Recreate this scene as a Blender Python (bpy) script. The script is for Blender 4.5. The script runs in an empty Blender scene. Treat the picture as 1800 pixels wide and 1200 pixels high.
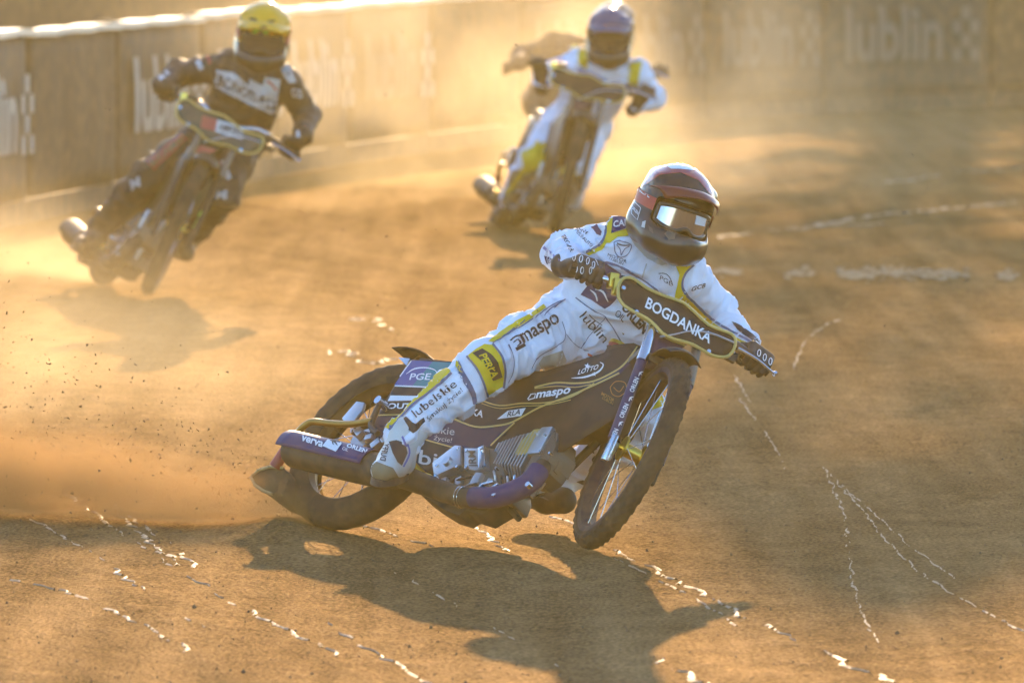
import bpy, bmesh, math, random
import numpy as np
from mathutils import Vector, Matrix
from mathutils.bvhtree import BVHTree

# ------------------------------------------------------------------ camera, sky, sun, exposure
scene = bpy.context.scene
COL = scene.collection
R = math.radians
FPX = 15000.0                     # 300 mm lens on a 36 mm frame, in photo pixels (1800 wide)
CAMH = 2.3
PITCH = math.atan(836.0 / FPX)
cam_d = bpy.data.cameras.new('camera')
cam_d.sensor_width = 36.0
cam_d.lens = 300.0
cam_d.clip_start = 0.5
cam_d.clip_end = 2000.0
cam_d.dof.use_dof = True
cam_d.dof.focus_distance = 29.05
cam_d.dof.aperture_fstop = 6.3
cam = bpy.data.objects.new('camera', cam_d)
cam.location = (0, 0, CAMH)
cam.rotation_euler = (R(90) - PITCH, 0, 0)
COL.objects.link(cam)
scene.camera = cam

SUN_EL, SUN_AZ = 13.0, 3.2        # degrees; azimuth to the right of the view axis
world = bpy.data.worlds.new('World')
scene.world = world
world.use_nodes = True
wn = world.node_tree
wn.nodes.clear()
w_out = wn.nodes.new('ShaderNodeOutputWorld')
w_bg = wn.nodes.new('ShaderNodeBackground')
w_sky = wn.nodes.new('ShaderNodeTexSky')
w_sky.sky_type = 'NISHITA'
w_sky.sun_disc = False
w_sky.sun_elevation = R(SUN_EL)
w_sky.sun_rotation = R(SUN_AZ)
w_sky.air_density = 1.0
w_sky.dust_density = 0.6
w_sky.ozone_density = 4.0
w_bg.inputs['Strength'].default_value = 0.15
wn.links.new(w_sky.outputs[0], w_bg.inputs[0])
wn.links.new(w_bg.outputs[0], w_out.inputs[0])

sun_d = bpy.data.lights.new('sun', 'SUN')
sun_d.energy = 3.1
sun_d.angle = R(0.5)
sun_d.color = (1.0, 0.68, 0.36)
sun = bpy.data.objects.new('sun', sun_d)
SUNV = Vector((math.sin(R(SUN_AZ)) * math.cos(R(SUN_EL)), math.cos(R(SUN_AZ)) * math.cos(R(SUN_EL)), math.sin(R(SUN_EL))))
sun.rotation_euler = SUNV.to_track_quat('Z', 'Y').to_euler()
sun.location = (10, 150, 40)
COL.objects.link(sun)

vs = scene.view_settings
vs.view_transform = 'Standard'
vs.look = 'None'
vs.exposure = 1.85
vs.gamma = 1.0
vs.use_curve_mapping = False
scene.cycles.use_denoising = True
scene.cycles.max_bounces = 6
scene.cycles.diffuse_bounces = 3
scene.cycles.glossy_bounces = 3
scene.cycles.transmission_bounces = 3
scene.cycles.transparent_max_bounces = 12
scene.cycles.volume_bounces = 1
scene.cycles.volume_step_rate = 1.5
scene.cycles.volume_max_steps = 80
scene.cycles.sample_clamp_indirect = 4.0
scene.cycles.use_adaptive_sampling = True
scene.cycles.adaptive_threshold = 0.04

HAZE_DENSITY = 0.0008
HAZE_RGB = (.97, .76, .26)
DUST_RGB = (.95, .80, .55)
DUST_G = 0.5

# ------------------------------------------------------------------ helpers: names, tags, meshes
def tag(o, label=None, cat=None, group=None, kind=None):
    if label: o['label'] = label
    if cat: o['category'] = cat
    if group: o['group'] = group
    if kind: o['kind'] = kind
    return o

def empty(name, matrix, label, cat, group=None):
    o = bpy.data.objects.new(name, None)
    o.empty_display_size = 0.2
    o.matrix_world = matrix
    COL.objects.link(o)
    o['inv'] = [v for row in matrix.inverted() for v in row]
    return tag(o, label, cat, group)

def mesh_obj(name, verts, faces, mat, parent=None, smooth=True, sharp=None):
    me = bpy.data.meshes.new(name)
    me.from_pydata([tuple(map(float, v)) for v in verts], [], [tuple(map(int, f)) for f in faces])
    me.materials.append(mat)
    if smooth:
        me.polygons.foreach_set('use_smooth', [True] * len(me.polygons))
        if sharp is not None:
            me.set_sharp_from_angle(angle=R(sharp))
    me.update()
    o = bpy.data.objects.new(name, me)
    COL.objects.link(o)
    if parent is not None:
        o.parent = parent
    return o

class MB:
    """collects simple shapes as one mesh part"""
    def __init__(self):
        self.v = []; self.f = []
    def add(self, verts, faces):
        n = len(self.v)
        self.v += [tuple(map(float, p)) for p in verts]
        self.f += [tuple(int(i) + n for i in f) for f in faces]
        return self
    def tube(self, pts, r, n=10, cap=True, smooth=0):
        pts = [np.array(p, float) for p in pts]
        rr = list(r) if hasattr(r, '__len__') else [r] * len(pts)
        if smooth:
            pts, rr = catmull(pts, rr, smooth)
        m = len(pts); V = []; F = []
        prev = None
        for i in range(m):
            t = pts[min(i + 1, m - 1)] - pts[max(i - 1, 0)]
            t /= max(np.linalg.norm(t), 1e-9)
            if prev is None:
                a = np.array([0, 0, 1.0]) if abs(t[2]) < .9 else np.array([1.0, 0, 0])
                x = np.cross(t, a)
            else:
                x = prev - t * np.dot(prev, t)
            x /= np.linalg.norm(x); prev = x
            y = np.cross(t, x)
            for k in range(n):
                q = 2 * math.pi * k / n
                V.append(pts[i] + rr[i] * (math.cos(q) * x + math.sin(q) * y))
        for i in range(m - 1):
            for k in range(n):
                F.append((i * n + k, i * n + (k + 1) % n, (i + 1) * n + (k + 1) % n, (i + 1) * n + k))
        if cap:
            F.append(tuple(range(n - 1, -1, -1)))
            F.append(tuple((m - 1) * n + k for k in range(n)))
        return self.add(V, F)
    def box(self, c, hs, rot=None, bev=0.0):
        bm = bmesh.new()
        bmesh.ops.create_cube(bm, size=2.0)
        for v in bm.verts:
            v.co = Vector((v.co.x * hs[0], v.co.y * hs[1], v.co.z * hs[2]))
        if bev > 0:
            bmesh.ops.bevel(bm, geom=list(bm.edges), offset=bev, segments=2, profile=.6, affect='EDGES')
        return self.bm(bm, c, rot)
    def bm(self, bm, c=(0, 0, 0), rot=None):
        bm.verts.index_update()
        V = []
        for v in bm.verts:
            p = v.co if rot is None else rot @ v.co
            V.append((p.x + c[0], p.y + c[1], p.z + c[2]))
        F = [[w.index for w in f.verts] for f in bm.faces]
        bm.free()
        return self.add(V, F)
    def prism(self, poly, y0, y1, bev=0.0, plane='xz'):
        """polygon in x-z extruded from y0 to y1"""
        bm = bmesh.new()
        mk = (lambda a, b, d: (a, d, b)) if plane == 'xz' else (lambda a, b, d: (d, a, b))
        lo = [bm.verts.new(mk(a, b, y0)) for a, b in poly]
        hi = [bm.verts.new(mk(a, b, y1)) for a, b in poly]
        n = len(poly)
        bm.faces.new(lo); bm.faces.new(hi[::-1])
        for i in range(n):
            bm.faces.new((lo[i], hi[i], hi[(i + 1) % n], lo[(i + 1) % n]))
        bmesh.ops.recalc_face_normals(bm, faces=list(bm.faces))
        if bev > 0:
            bmesh.ops.bevel(bm, geom=list(bm.edges), offset=bev, segments=2, profile=.6, affect='EDGES')
        return self.bm(bm)
    def lathe(self, prof, n=48, axis='y', c=(0, 0, 0)):
        """profile [(radius, offset)] turned round the y axis (closed profile)"""
        m = len(prof); V = []; F = []
        for i in range(n):
            q = 2 * math.pi * i / n
            for (r, o) in prof:
                V.append((c[0] + r * math.cos(q), c[1] + o, c[2] + r * math.sin(q)))
        for i in range(n):
            for k in range(m):
                F.append((i * m + k, i * m + (k + 1) % m, ((i + 1) % n) * m + (k + 1) % m, ((i + 1) % n) * m + k))
        return self.add(V, F)
    def build(self, name, mat, parent=None, xf=None, smooth=True, sharp=35):
        v = self.v
        if xf is not None:
            v = [xf(p) for p in v]
        return mesh_obj(name, v, self.f, mat, parent, smooth, sharp)

def catmull(pts, rr, sub):
    P = [pts[0]] + list(pts) + [pts[-1]]; out = []; ro = []
    for i in range(1, len(P) - 2):
        for k in range(sub):
            t = k / sub
            a, b, c_, d = P[i - 1], P[i], P[i + 1], P[i + 2]
            out.append(.5 * ((2 * b) + (c_ - a) * t + (2 * a - 5 * b + 4 * c_ - d) * t * t + (3 * b - a - 3 * c_ + d) * t ** 3))
            ro.append(rr[i - 1] * (1 - t) + rr[i] * t)
    out.append(P[-2]); ro.append(rr[-1])
    return out, ro

# ------------------------------------------------------------------ helpers: measuring rays
_c, _s = math.cos(PITCH), math.sin(PITCH)
def ray(px, py):
    dx = (px - 900) / FPX; dz = -(py - 600) / FPX
    return np.array([0, 0, CAMH]), np.array([dx, _c + dz * _s, -_s + dz * _c])
def P(px, py, Y):
    o, d = ray(px, py)
    return o + d * (Y / d[1])
def G(px, py, z=0.0):
    o, d = ray(px, py)
    return o + d * ((z - o[2]) / d[2])

# ------------------------------------------------------------------ helpers: noise, implicit surfaces
def _hash(ix, iy, iz, seed):
    n = (ix * 374761393 + iy * 668265263 + iz * 2147483647 + seed * 1274126177).astype(np.int64)
    n = (n ^ (n >> 13)) * 1274126177 & 0x7fffffff
    n = (n ^ (n >> 16)) & 0xffffff
    return n.astype(np.float64) / 0xffffff
def noise3(p, seed=0):
    p = np.asarray(p, float)
    i = np.floor(p).astype(np.int64); f_ = p - i
    w = f_ * f_ * (3 - 2 * f_)
    out = 0
    for dx in (0, 1):
        for dy in (0, 1):
            for dz in (0, 1):
                h = _hash(i[..., 0] + dx, i[..., 1] + dy, i[..., 2] + dz, seed)
                out = out + h * (w[..., 0] if dx else 1 - w[..., 0]) * (w[..., 1] if dy else 1 - w[..., 1]) * (w[..., 2] if dz else 1 - w[..., 2])
    return out

def unit(v):
    v = np.array(v, float); return v / max(np.linalg.norm(v), 1e-9)

class SDF:
    """smooth union of rounded cones and ellipsoids on a grid, meshed with surface nets"""
    def __init__(self, lo, hi, res):
        self.lo = np.array(lo, float); self.res = res
        self.n = np.ceil((np.array(hi) - self.lo) / res).astype(int) + 1
        self.F = np.full(self.n, 1.0, np.float32)
    def _block(self, lo, hi):
        a = np.clip(np.floor((np.array(lo) - self.lo) / self.res).astype(int), 0, self.n)
        b = np.clip(np.ceil((np.array(hi) - self.lo) / self.res).astype(int) + 1, 0, self.n)
        sl = tuple(slice(x, y) for x, y in zip(a, b))
        ax = [self.lo[k] + np.arange(a[k], b[k]) * self.res for k in range(3)]
        X, Y, Z = np.meshgrid(*ax, indexing='ij')
        return sl, np.stack([X, Y, Z], -1)
    def _union(self, sl, d, k):
        f = self.F[sl]
        h = np.clip(.5 + .5 * (f - d) / k, 0, 1)
        self.F[sl] = f * (1 - h) + d * h - k * h * (1 - h)
    def cone(self, a, b, ra, rb, k=.03):
        a = np.array(a, float); b = np.array(b, float); m = max(ra, rb) + k + .03
        sl, X = self._block(np.minimum(a, b) - m, np.maximum(a, b) + m)
        ab = b - a; t = np.clip(((X - a) @ ab) / max(ab @ ab, 1e-9), 0, 1)
        d = np.linalg.norm(X - (a + t[..., None] * ab), axis=-1) - (ra + (rb - ra) * t)
        self._union(sl, d, k); return self
    def ell(self, c, rad, Mx=None, k=.03, cut=False):
        c = np.array(c, float); rad = np.array(rad, float); m = rad.max() + k + .03
        sl, X = self._block(c - m, c + m)
        q = X - c
        if Mx is not None: q = q @ Mx
        k0 = np.linalg.norm(q / rad, axis=-1); k1 = np.linalg.norm(q / rad ** 2, axis=-1)
        d = k0 * (k0 - 1) / np.maximum(k1, 1e-6)
        self._cut(sl, d, k) if cut else self._union(sl, d, k)
        return self
    def box(self, c, hs, rnd=.01, Mx=None, k=.03, cut=False):
        c = np.array(c, float); hs = np.array(hs, float) - rnd; m = np.linalg.norm(hs) + rnd + k + .03
        sl, X = self._block(c - m, c + m)
        q = X - c
        if Mx is not None: q = q @ Mx
        q = np.abs(q) - hs
        d = np.linalg.norm(np.maximum(q, 0), axis=-1) + np.minimum(q.max(-1), 0) - rnd
        self._cut(sl, d, k) if cut else self._union(sl, d, k)
        return self
    def _cut(self, sl, d, k):
        f = self.F[sl]; d = -d
        h = np.clip(.5 - .5 * (f - d) / k, 0, 1)
        self.F[sl] = f * (1 - h) + d * h + k * h * (1 - h)
    def mesh(self, relax=2):
        F = self.F; n = np.array(F.shape); s = F < 0
        cn = tuple(n - 1)
        acc = np.zeros(cn + (3,)); cnt = np.zeros(cn)
        offs = [(0, 0, 0), (1, 0, 0), (0, 1, 0), (0, 0, 1), (1, 1, 0), (1, 0, 1), (0, 1, 1), (1, 1, 1)]
        def sub(A, o): return A[o[0]:o[0] + cn[0], o[1]:o[1] + cn[1], o[2]:o[2] + cn[2]]
        for i in range(8):
            for j in range(i + 1, 8):
                a, b = np.array(offs[i]), np.array(offs[j])
                if abs(a - b).sum() != 1: continue
                fa, fb = sub(F, a), sub(F, b)
                m = (fa < 0) != (fb < 0)
                if not m.any(): continue
                t = fa[m] / (fa[m] - fb[m])
                acc[m] += a + t[:, None] * (b - a); cnt[m] += 1
        act = cnt > 0
        idx = -np.ones(cn, int); idx[act] = np.arange(act.sum())
        V = (np.argwhere(act) + acc[act] / cnt[act][:, None]) * self.res + self.lo
        Q = []
        for ax in range(3):
            o = [0, 0, 0]; o[ax] = 1
            A = s[:n[0] - o[0], :n[1] - o[1], :n[2] - o[2]]; B = s[o[0]:, o[1]:, o[2]:]
            e = np.argwhere(A != B)
            u, w = [k for k in range(3) if k != ax]
            e = e[(e[:, u] > 0) & (e[:, w] > 0) & (e[:, u] < n[u] - 1) & (e[:, w] < n[w] - 1)]
            def at(du, dw):
                q = e.copy(); q[:, u] -= du; q[:, w] -= dw
                return idx[q[:, 0], q[:, 1], q[:, 2]]
            q = np.stack([at(1, 1), at(0, 1), at(0, 0), at(1, 0)], 1)
            flip = s[e[:, 0], e[:, 1], e[:, 2]]
            if ax == 1: flip = ~flip
            q[~flip] = q[~flip][:, ::-1]
            Q.append(q)
        Q = np.concatenate(Q)
        Q = Q[(Q >= 0).all(1)]
        for _ in range(relax):
            S_ = np.zeros_like(V); C_ = np.zeros(len(V))
            for k in range(4):
                np.add.at(S_, Q[:, k], V[Q[:, (k + 1) % 4]] + V[Q[:, k - 1]]); np.add.at(C_, Q[:, k], 2)
            V = .5 * V + .5 * S_ / np.maximum(C_, 1)[:, None]
        return V, Q

def vnormals(V, Q):
    N = np.cross(V[Q[:, 2]] - V[Q[:, 0]], V[Q[:, 3]] - V[Q[:, 1]])
    out = np.zeros_like(V)
    for k in range(4): np.add.at(out, Q[:, k], N)
    return out / np.maximum(np.linalg.norm(out, axis=1), 1e-9)[:, None]

def inv_of(o):
    i = list(o['inv'])
    return Matrix([i[0:4], i[4:8], i[8:12], i[12:16]])
def root_of(o):
    while o.parent is not None: o = o.parent
    return o
def world_mesh(name, V, Q, mat, parent, sharp=None):
    """mesh given in world coordinates, linked under a parent"""
    r = root_of(parent); A = np.array(inv_of(r))
    W = V @ A[:3, :3].T + A[:3, 3]
    return mesh_obj(name, W, Q, mat, parent, True, sharp)
def bvh_of(V, Q):
    return BVHTree.FromPolygons([tuple(v) for v in V], [tuple(map(int, q)) for q in Q])
def bvh_objs(objs):
    V = []; Q = []
    for o in objs:
        r = root_of(o); Mw = inv_of(r).inverted()
        n = len(V)
        V += [Mw @ v.co for v in o.data.vertices]
        Q += [tuple(i + n for i in p.vertices) for p in o.data.polygons]
    return BVHTree.FromPolygons(V, Q)

# ------------------------------------------------------------------ helpers: lettering and panels laid on surfaces
_txt = {}
def txt(s, bold=0.0, space=1.0):
    key = (s, bold, space)
    if key in _txt: return _txt[key]
    cu = bpy.data.curves.new('lettering_source', 'FONT')
    cu.body = s; cu.size = 1.0; cu.offset = bold; cu.resolution_u = 3; cu.space_character = space
    ob = bpy.data.objects.new('lettering_source', cu)
    COL.objects.link(ob)
    me = bpy.data.meshes.new_from_object(ob)
    V = np.array([v.co[:2] for v in me.vertices]); Q = [tuple(p.vertices) for p in me.polygons]
    bpy.data.objects.remove(ob); bpy.data.curves.remove(cu); bpy.data.meshes.remove(me)
    lo, hi = V.min(0), V.max(0)
    cap = 0.69
    V = np.stack([(V[:, 0] - lo[0]) / (hi[0] - lo[0]), V[:, 1] / cap], 1)
    _txt[key] = (V, Q)
    return _txt[key]

def refine(V2, F, maxlen):
    bm = bmesh.new()
    vs_ = [bm.verts.new((p[0], p[1], 0)) for p in V2]
    for f in F:
        try: bm.faces.new([vs_[i] for i in f])
        except ValueError: pass
    bmesh.ops.triangulate(bm, faces=list(bm.faces))
    for _ in range(6):
        e = [x for x in bm.edges if x.calc_length() > maxlen]
        if not e: break
        bmesh.ops.subdivide_edges(bm, edges=e, cuts=1)
        bmesh.ops.triangulate(bm, faces=[f for f in bm.faces if len(f.verts) > 3])
    bm.verts.index_update()
    out = np.array([v.co[:2] for v in bm.verts]); Fo = [[v.index for v in f.verts] for f in bm.faces]
    bm.free()
    return out, Fo

def lay(name, V2, F, bvh, parent, mat, off=.0016, maxlen=7.0, maxjump=.06):
    """lay a flat outline (given as seen from the camera) onto the surface behind it"""
    V2, F = refine(V2, F, maxlen)
    pts = np.zeros((len(V2), 3)); ok = np.zeros(len(V2), bool)
    for i, (a, b) in enumerate(V2):
        o, d = ray(a, b); d = d / np.linalg.norm(d)
        hit, nrm, _, dist = bvh.ray_cast(Vector(o), Vector(d), 200.0)
        if hit is None: continue
        if nrm.dot(Vector(d)) > 0: nrm = -nrm
        pts[i] = np.array(hit + nrm * off); ok[i] = True
    Fo = []
    for f in F:
        if not all(ok[i] for i in f): continue
        q = pts[list(f)]
        if max(np.linalg.norm(q[0] - q[1]), np.linalg.norm(q[1] - q[2]), np.linalg.norm(q[2] - q[0])) > maxjump: continue
        Fo.append(f)
    if not Fo: return None
    used = sorted({i for f in Fo for i in f}); re = {u: k for k, u in enumerate(used)}
    return world_mesh(name, pts[used], [tuple(re[i] for i in f) for f in Fo], mat, parent)

def word(s, p0, p1, hv, bvh, parent, mat, bold=.012, off=.0022, maxlen=7.0, space=1.0):
    """lettering: baseline from p0 to p1, cap height vector hv"""
    V, F = txt(s, bold, space)
    p0, p1, hv = np.array(p0, float), np.array(p1, float), np.array(hv, float)
    return lay('lettering', p0 + V[:, :1] * (p1 - p0) + V[:, 1:] * hv, F, bvh, parent, mat, off, maxlen)
def patch(name, poly, bvh, parent, mat, off=.0014, maxlen=7.0):
    from mathutils.geometry import tessellate_polygon
    tri = tessellate_polygon([[Vector((p[0], p[1], 0)) for p in poly]])
    return lay(name, np.array(poly, float), tri, bvh, parent, mat, off, maxlen)
def stroke(name, line, wpx, bvh, parent, mat, off=.002, closed=False, smooth=4):
    L_ = [np.array(p, float) for p in line]
    if closed: L_ = L_ + [L_[0]]
    if smooth and len(L_) > 2:
        L_, _ = catmull(L_, [1] * len(L_), smooth)
    V = []; F = []; m = len(L_)
    for i in range(m):
        t = L_[min(i + 1, m - 1)] - L_[max(i - 1, 0)]
        t = t / max(np.linalg.norm(t), 1e-6); nn = np.array([-t[1], t[0]])
        w = wpx if not hasattr(wpx, '__len__') else np.interp(i / (m - 1), np.linspace(0, 1, len(wpx)), wpx)
        V += [L_[i] - nn * w / 2, L_[i] + nn * w / 2]
        if i: F.append((2 * i - 2, 2 * i - 1, 2 * i + 1, 2 * i))
    return lay(name, np.array(V), F, bvh, parent, mat, off)
def star(c, r, rot=0):
    return [(c[0] + (r if k % 2 == 0 else r * .42) * math.sin(R(36 * k + rot)), c[1] - (r if k % 2 == 0 else r * .42) * math.cos(R(36 * k + rot))) for k in range(10)]

# ------------------------------------------------------------------ materials
def mat(name, col, rough=.5, metal=0.0, dust=0.12, bump=0.0, bscale=200.0, coat=0.0, spec=None, var=0.06, trans=0.0):
    m = bpy.data.materials.new(name); m.use_nodes = True
    nt = m.node_tree; N = nt.nodes; Lk = nt.links
    b = N['Principled BSDF']
    tc = N.new('ShaderNodeTexCoord')
    nz = N.new('ShaderNodeTexNoise'); nz.inputs['Scale'].default_value = 9.0; nz.inputs['Detail'].default_value = 3.0
    Lk.new(tc.outputs['Object'], nz.inputs['Vector'])
    rp = N.new('ShaderNodeMapRange'); rp.inputs[1].default_value = .42; rp.inputs[2].default_value = .72
    rp.inputs[3].default_value = 0.0; rp.inputs[4].default_value = dust * 2.2
    Lk.new(nz.outputs[0], rp.inputs[0])
    hv = N.new('ShaderNodeMix'); hv.data_type = 'RGBA'
    hv.inputs[6].default_value = (*col, 1); hv.inputs[7].default_value = (.27, .16, .075, 1)
    Lk.new(rp.outputs[0], hv.inputs[0])
    Lk.new(hv.outputs[2], b.inputs['Base Color'])
    rr = N.new('ShaderNodeMapRange'); rr.inputs[3].default_value = max(rough - var, .02); rr.inputs[4].default_value = min(rough + var * 2, 1)
    Lk.new(nz.outputs[0], rr.inputs[0]); Lk.new(rr.outputs[0], b.inputs['Roughness'])
    b.inputs['Metallic'].default_value = metal
    b.inputs['Coat Weight'].default_value = coat; b.inputs['Coat Roughness'].default_value = .14
    if spec is not None: b.inputs['Specular IOR Level'].default_value = spec
    if bump > 0:
        n2 = N.new('ShaderNodeTexNoise'); n2.inputs['Scale'].default_value = bscale; n2.inputs['Detail'].default_value = 3
        Lk.new(tc.outputs['Object'], n2.inputs['Vector'])
        bp = N.new('ShaderNodeBump'); bp.inputs['Strength'].default_value = bump; bp.inputs['Distance'].default_value = .004
        Lk.new(n2.outputs[0], bp.inputs['Height']); Lk.new(bp.outputs[0], b.inputs['Normal'])
    if trans > 0:
        b.inputs['Transmission Weight'].default_value = trans
    return m

M = {}
M['white'] = mat('suit_white_kevlar', (.82, .85, .96), .75, dust=.11, bump=.25, bscale=160)
M['yellow'] = mat('suit_yellow', (.80, .53, .015), .7, dust=.06, bump=.2)
M['blue'] = mat('suit_blue_piping', (.12, .14, .42), .6, dust=.08)
M['slate'] = mat('suit_slate_piping', (.12, .14, .24), .6, dust=.1)
M['navy'] = mat('suit_navy', (.045, .03, .11), .55, dust=.1)
M['ink'] = mat('print_black', (.015, .014, .02), .6, dust=.06)
M['winewhite'] = mat('print_white', (.8, .8, .82), .5, dust=.04)
M['tan'] = mat('suede_patch', (.52, .46, .38), .9, dust=.12, bump=.3)
M['silver_cloth'] = mat('collar_silver', (.55, .53, .5), .45, dust=.06, bump=.1)
M['red'] = mat('print_red', (.5, .05, .03), .5, dust=.06)
M['glove'] = mat('glove_black', (.02, .016, .016), .6, dust=.12, bump=.3)
M['boot_white'] = mat('boot_white', (.62, .62, .6), .4, dust=.16)
M['boot_dark'] = mat('boot_dark', (.05, .045, .045), .5, dust=.3)
M['boot_tan'] = mat('boot_dusty', (.26, .19, .11), .7, dust=.3)
M['black'] = mat('bodywork_black', (.012, .010, .009), .5, dust=.07, spec=.3)
M['purple'] = mat('bodywork_purple', (.022, .015, .055), .5, dust=.07, spec=.3)
M['purple_shield'] = mat('anodised_purple', (.022, .020, .105), .5, dust=.1, spec=.35)
M['purple_fork'] = mat('fork_purple', (.026, .022, .085), .45, dust=.08)
M['gold_trim'] = mat('gold_trim', (.62, .42, .12), .4, metal=.25, dust=.06)
M['gold'] = mat('gold_metal', (.85, .55, .10), .28, metal=1, dust=.06)
M['bronze'] = mat('bronze_tube', (.42, .22, .05), .35, metal=.8, dust=.1)
M['alu'] = mat('cast_aluminium', (.62, .61, .62), .34, metal=.9, dust=.12, bump=.15, bscale=90)
M['alu_dark'] = mat('cast_aluminium_grimy', (.20, .175, .15), .5, metal=.7, dust=.3, bump=.2)
M['steel'] = mat('steel_bright', (.72, .72, .74), .2, metal=1, dust=.04)
M['pipe'] = mat('exhaust_black', (.03, .026, .022), .6, dust=.2, spec=.3)
M['rubber'] = mat('tyre_rubber', (.040, .032, .026), .85, dust=.16, bump=.3, bscale=60, spec=.2)
M['rim'] = mat('rim_gold', (.13, .085, .035), .4, metal=.5, dust=.15)
M['rim_purple'] = mat('rim_dark_purple', (.025, .02, .04), .65, dust=.2, spec=.2)
M['seat'] = mat('seat_black', (.018, .016, .016), .7, dust=.15)
M['plastic'] = mat('plastic_black', (.015, .013, .013), .45, dust=.12)
M['flap'] = mat('deflector_rubber', (.045, .03, .02), .8, dust=.35)
M['flap_edge'] = mat('deflector_edge', (.50, .33, .14), .7, dust=.2)
M['redrod'] = mat('rod_red', (.42, .05, .035), .45, dust=.12)
M['helm_black'] = mat('helmet_black', (.012, .010, .009), .3, dust=.04, spec=.35, coat=.5)
M['helm_red'] = mat('helmet_red', (.40, .035, .02), .2, dust=.05, coat=.6)
M['helm_deep_red'] = mat('helmet_deep_red', (.16, .014, .009), .28, dust=.04, spec=.4)  # peak: helmet red darkened, its dark look in the flare put into the colour
M['helm_white'] = mat('helmet_white', (.75, .73, .72), .2, dust=.05, coat=.6)
M['helm_yellow'] = mat('helmet_yellow', (.90, .42, .006), .3, dust=.02, coat=.2)
M['helm_blue'] = mat('helmet_blue', (.006, .055, .15), .3, dust=.03, spec=.4, coat=.15)
M['lens'] = mat('goggle_mirror_lens', (.62, .60, .62), .08, metal=.95, dust=.02, var=.02)
M['lens_dark'] = mat('goggle_dark_lens', (.04, .03, .03), .12, dust=.05)
M['goggle'] = mat('goggle_frame', (.03, .025, .02), .35, dust=.08)
M['goggle_clear'] = mat('goggle_tearoff_clear', (.45, .42, .38), .15, dust=.04)
M['pge_a'] = mat('decal_deep_blue', (.06, .07, .25), .35, dust=.06)
M['pge_b'] = mat('decal_teal', (.02, .20, .21), .35, dust=.06)
M['suit_black'] = mat('suit_black', (.022, .018, .018), .6, dust=.14, bump=.2)
M['panel_white'] = mat('suit_panel_white', (.62, .62, .62), .6, dust=.08)
M['panel_red'] = mat('suit_panel_red', (.42, .06, .05), .6, dust=.1)
M['green_black'] = mat('bodywork_dark_green', (.015, .030, .018), .4, dust=.12)
M['lime'] = mat('lime_plastic', (.35, .62, .03), .4, dust=.06)
M['banner'] = mat('banner_grey', (.065, .055, .042), .8, dust=.2, bump=.2, bscale=8)
M['banner_b'] = mat('banner_brown', (.05, .038, .025), .85, dust=.2, bump=.2, bscale=8)
M['banner_print'] = mat('banner_print_white', (.16, .145, .12), .8, dust=.12)  # print on far panels, fading in the haze put into the colour
M['banner_print_fresh'] = mat('banner_print_fresh', (.42, .39, .33), .8, dust=.12)  # same print on the nearer panels, not dimmed for haze
M['board'] = mat('kick_board', (.07, .05, .03), .8, dust=.3)
M['rail_cap'] = mat('fence_top_cap', (.70, .62, .50), .45, dust=.1)
M['wall_dark'] = mat('stand_wall', (.085, .06, .04), .85, dust=.2)
M['post'] = mat('post_dark', (.05, .04, .03), .7, dust=.2)
M['clay'] = mat('packed_clay', (.34, .22, .12), .58, dust=.1, bump=.8, bscale=90, var=.15, spec=.3)
M['clod'] = mat('dirt_clod', (.17, .105, .055), .9, dust=.1)
M['chalk'] = mat('chalk_line', (.26, .19, .115), .95, dust=.5, bump=.5, bscale=20, spec=.05)
M['orange'] = mat('bib_orange', (.50, .14, .03), .7, dust=.1)

# ------------------------------------------------------------------ the track
def gh(x, y):
    x = np.asarray(x, float); y = np.asarray(y, float)
    z = 0 * x
    q = lambda fx, fy, sd: noise3(np.stack([x * fx, y * fy, 0 * x], -1), sd) - .5
    z = z + .030 * q(.45, .12, 1) + .008 * q(1.6, .5, 2) + .004 * q(5.0, 2.2, 3) + .004 * q(6.0, 5.0, 4)
    # shallow ruts that follow the racing line
    s_ = x + .19 * (y - 29) + .004 * np.clip(y - 29, -10, 30) ** 2
    z = z + .012 * (noise3(np.stack([s_ * 4.0, y * .12, 0 * x], -1), 7) - .5) + .006 * (noise3(np.stack([s_ * 13.0, y * .3, 0 * x], -1), 8) - .5)
    z = z + .035 * np.exp(-((x + .80) / .14) ** 2 - ((y - 29.72) / .4) ** 2) + .018 * np.exp(-((x - .16) / .05) ** 2 - ((y - 28.9) / .3) ** 2)
    return z - .006

def lines(parts):
    out = []
    for a, b, st in parts:
        out += list(np.arange(a, b, st))
    return np.array(out + [parts[-1][1]])
gx = lines([(-400, -60, 60), (-60, -10, 8), (-10, -4.2, .6), (-4.2, 6.6, .045), (6.6, 12, .6), (12, 60, 8), (60, 400, 60)])
gy = lines([(-100, 0, 20), (0, 20, 2.5), (20, 24, .5), (24, 44, .05), (44, 62, .11), (62, 92, .3), (92, 140, 4), (140, 900, 80)])
GX, GY = np.meshgrid(gx, gy, indexing='ij')
GZ = gh(GX, GY)
nxg, nyg = GX.shape
tv = np.stack([GX, GY, GZ], -1).reshape(-1, 3)
ii = (np.arange(nxg - 1)[:, None] * nyg + np.arange(nyg - 1)[None, :]).reshape(-1)
tf = np.stack([ii, ii + nyg, ii + nyg + 1, ii + 1], 1)

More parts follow.
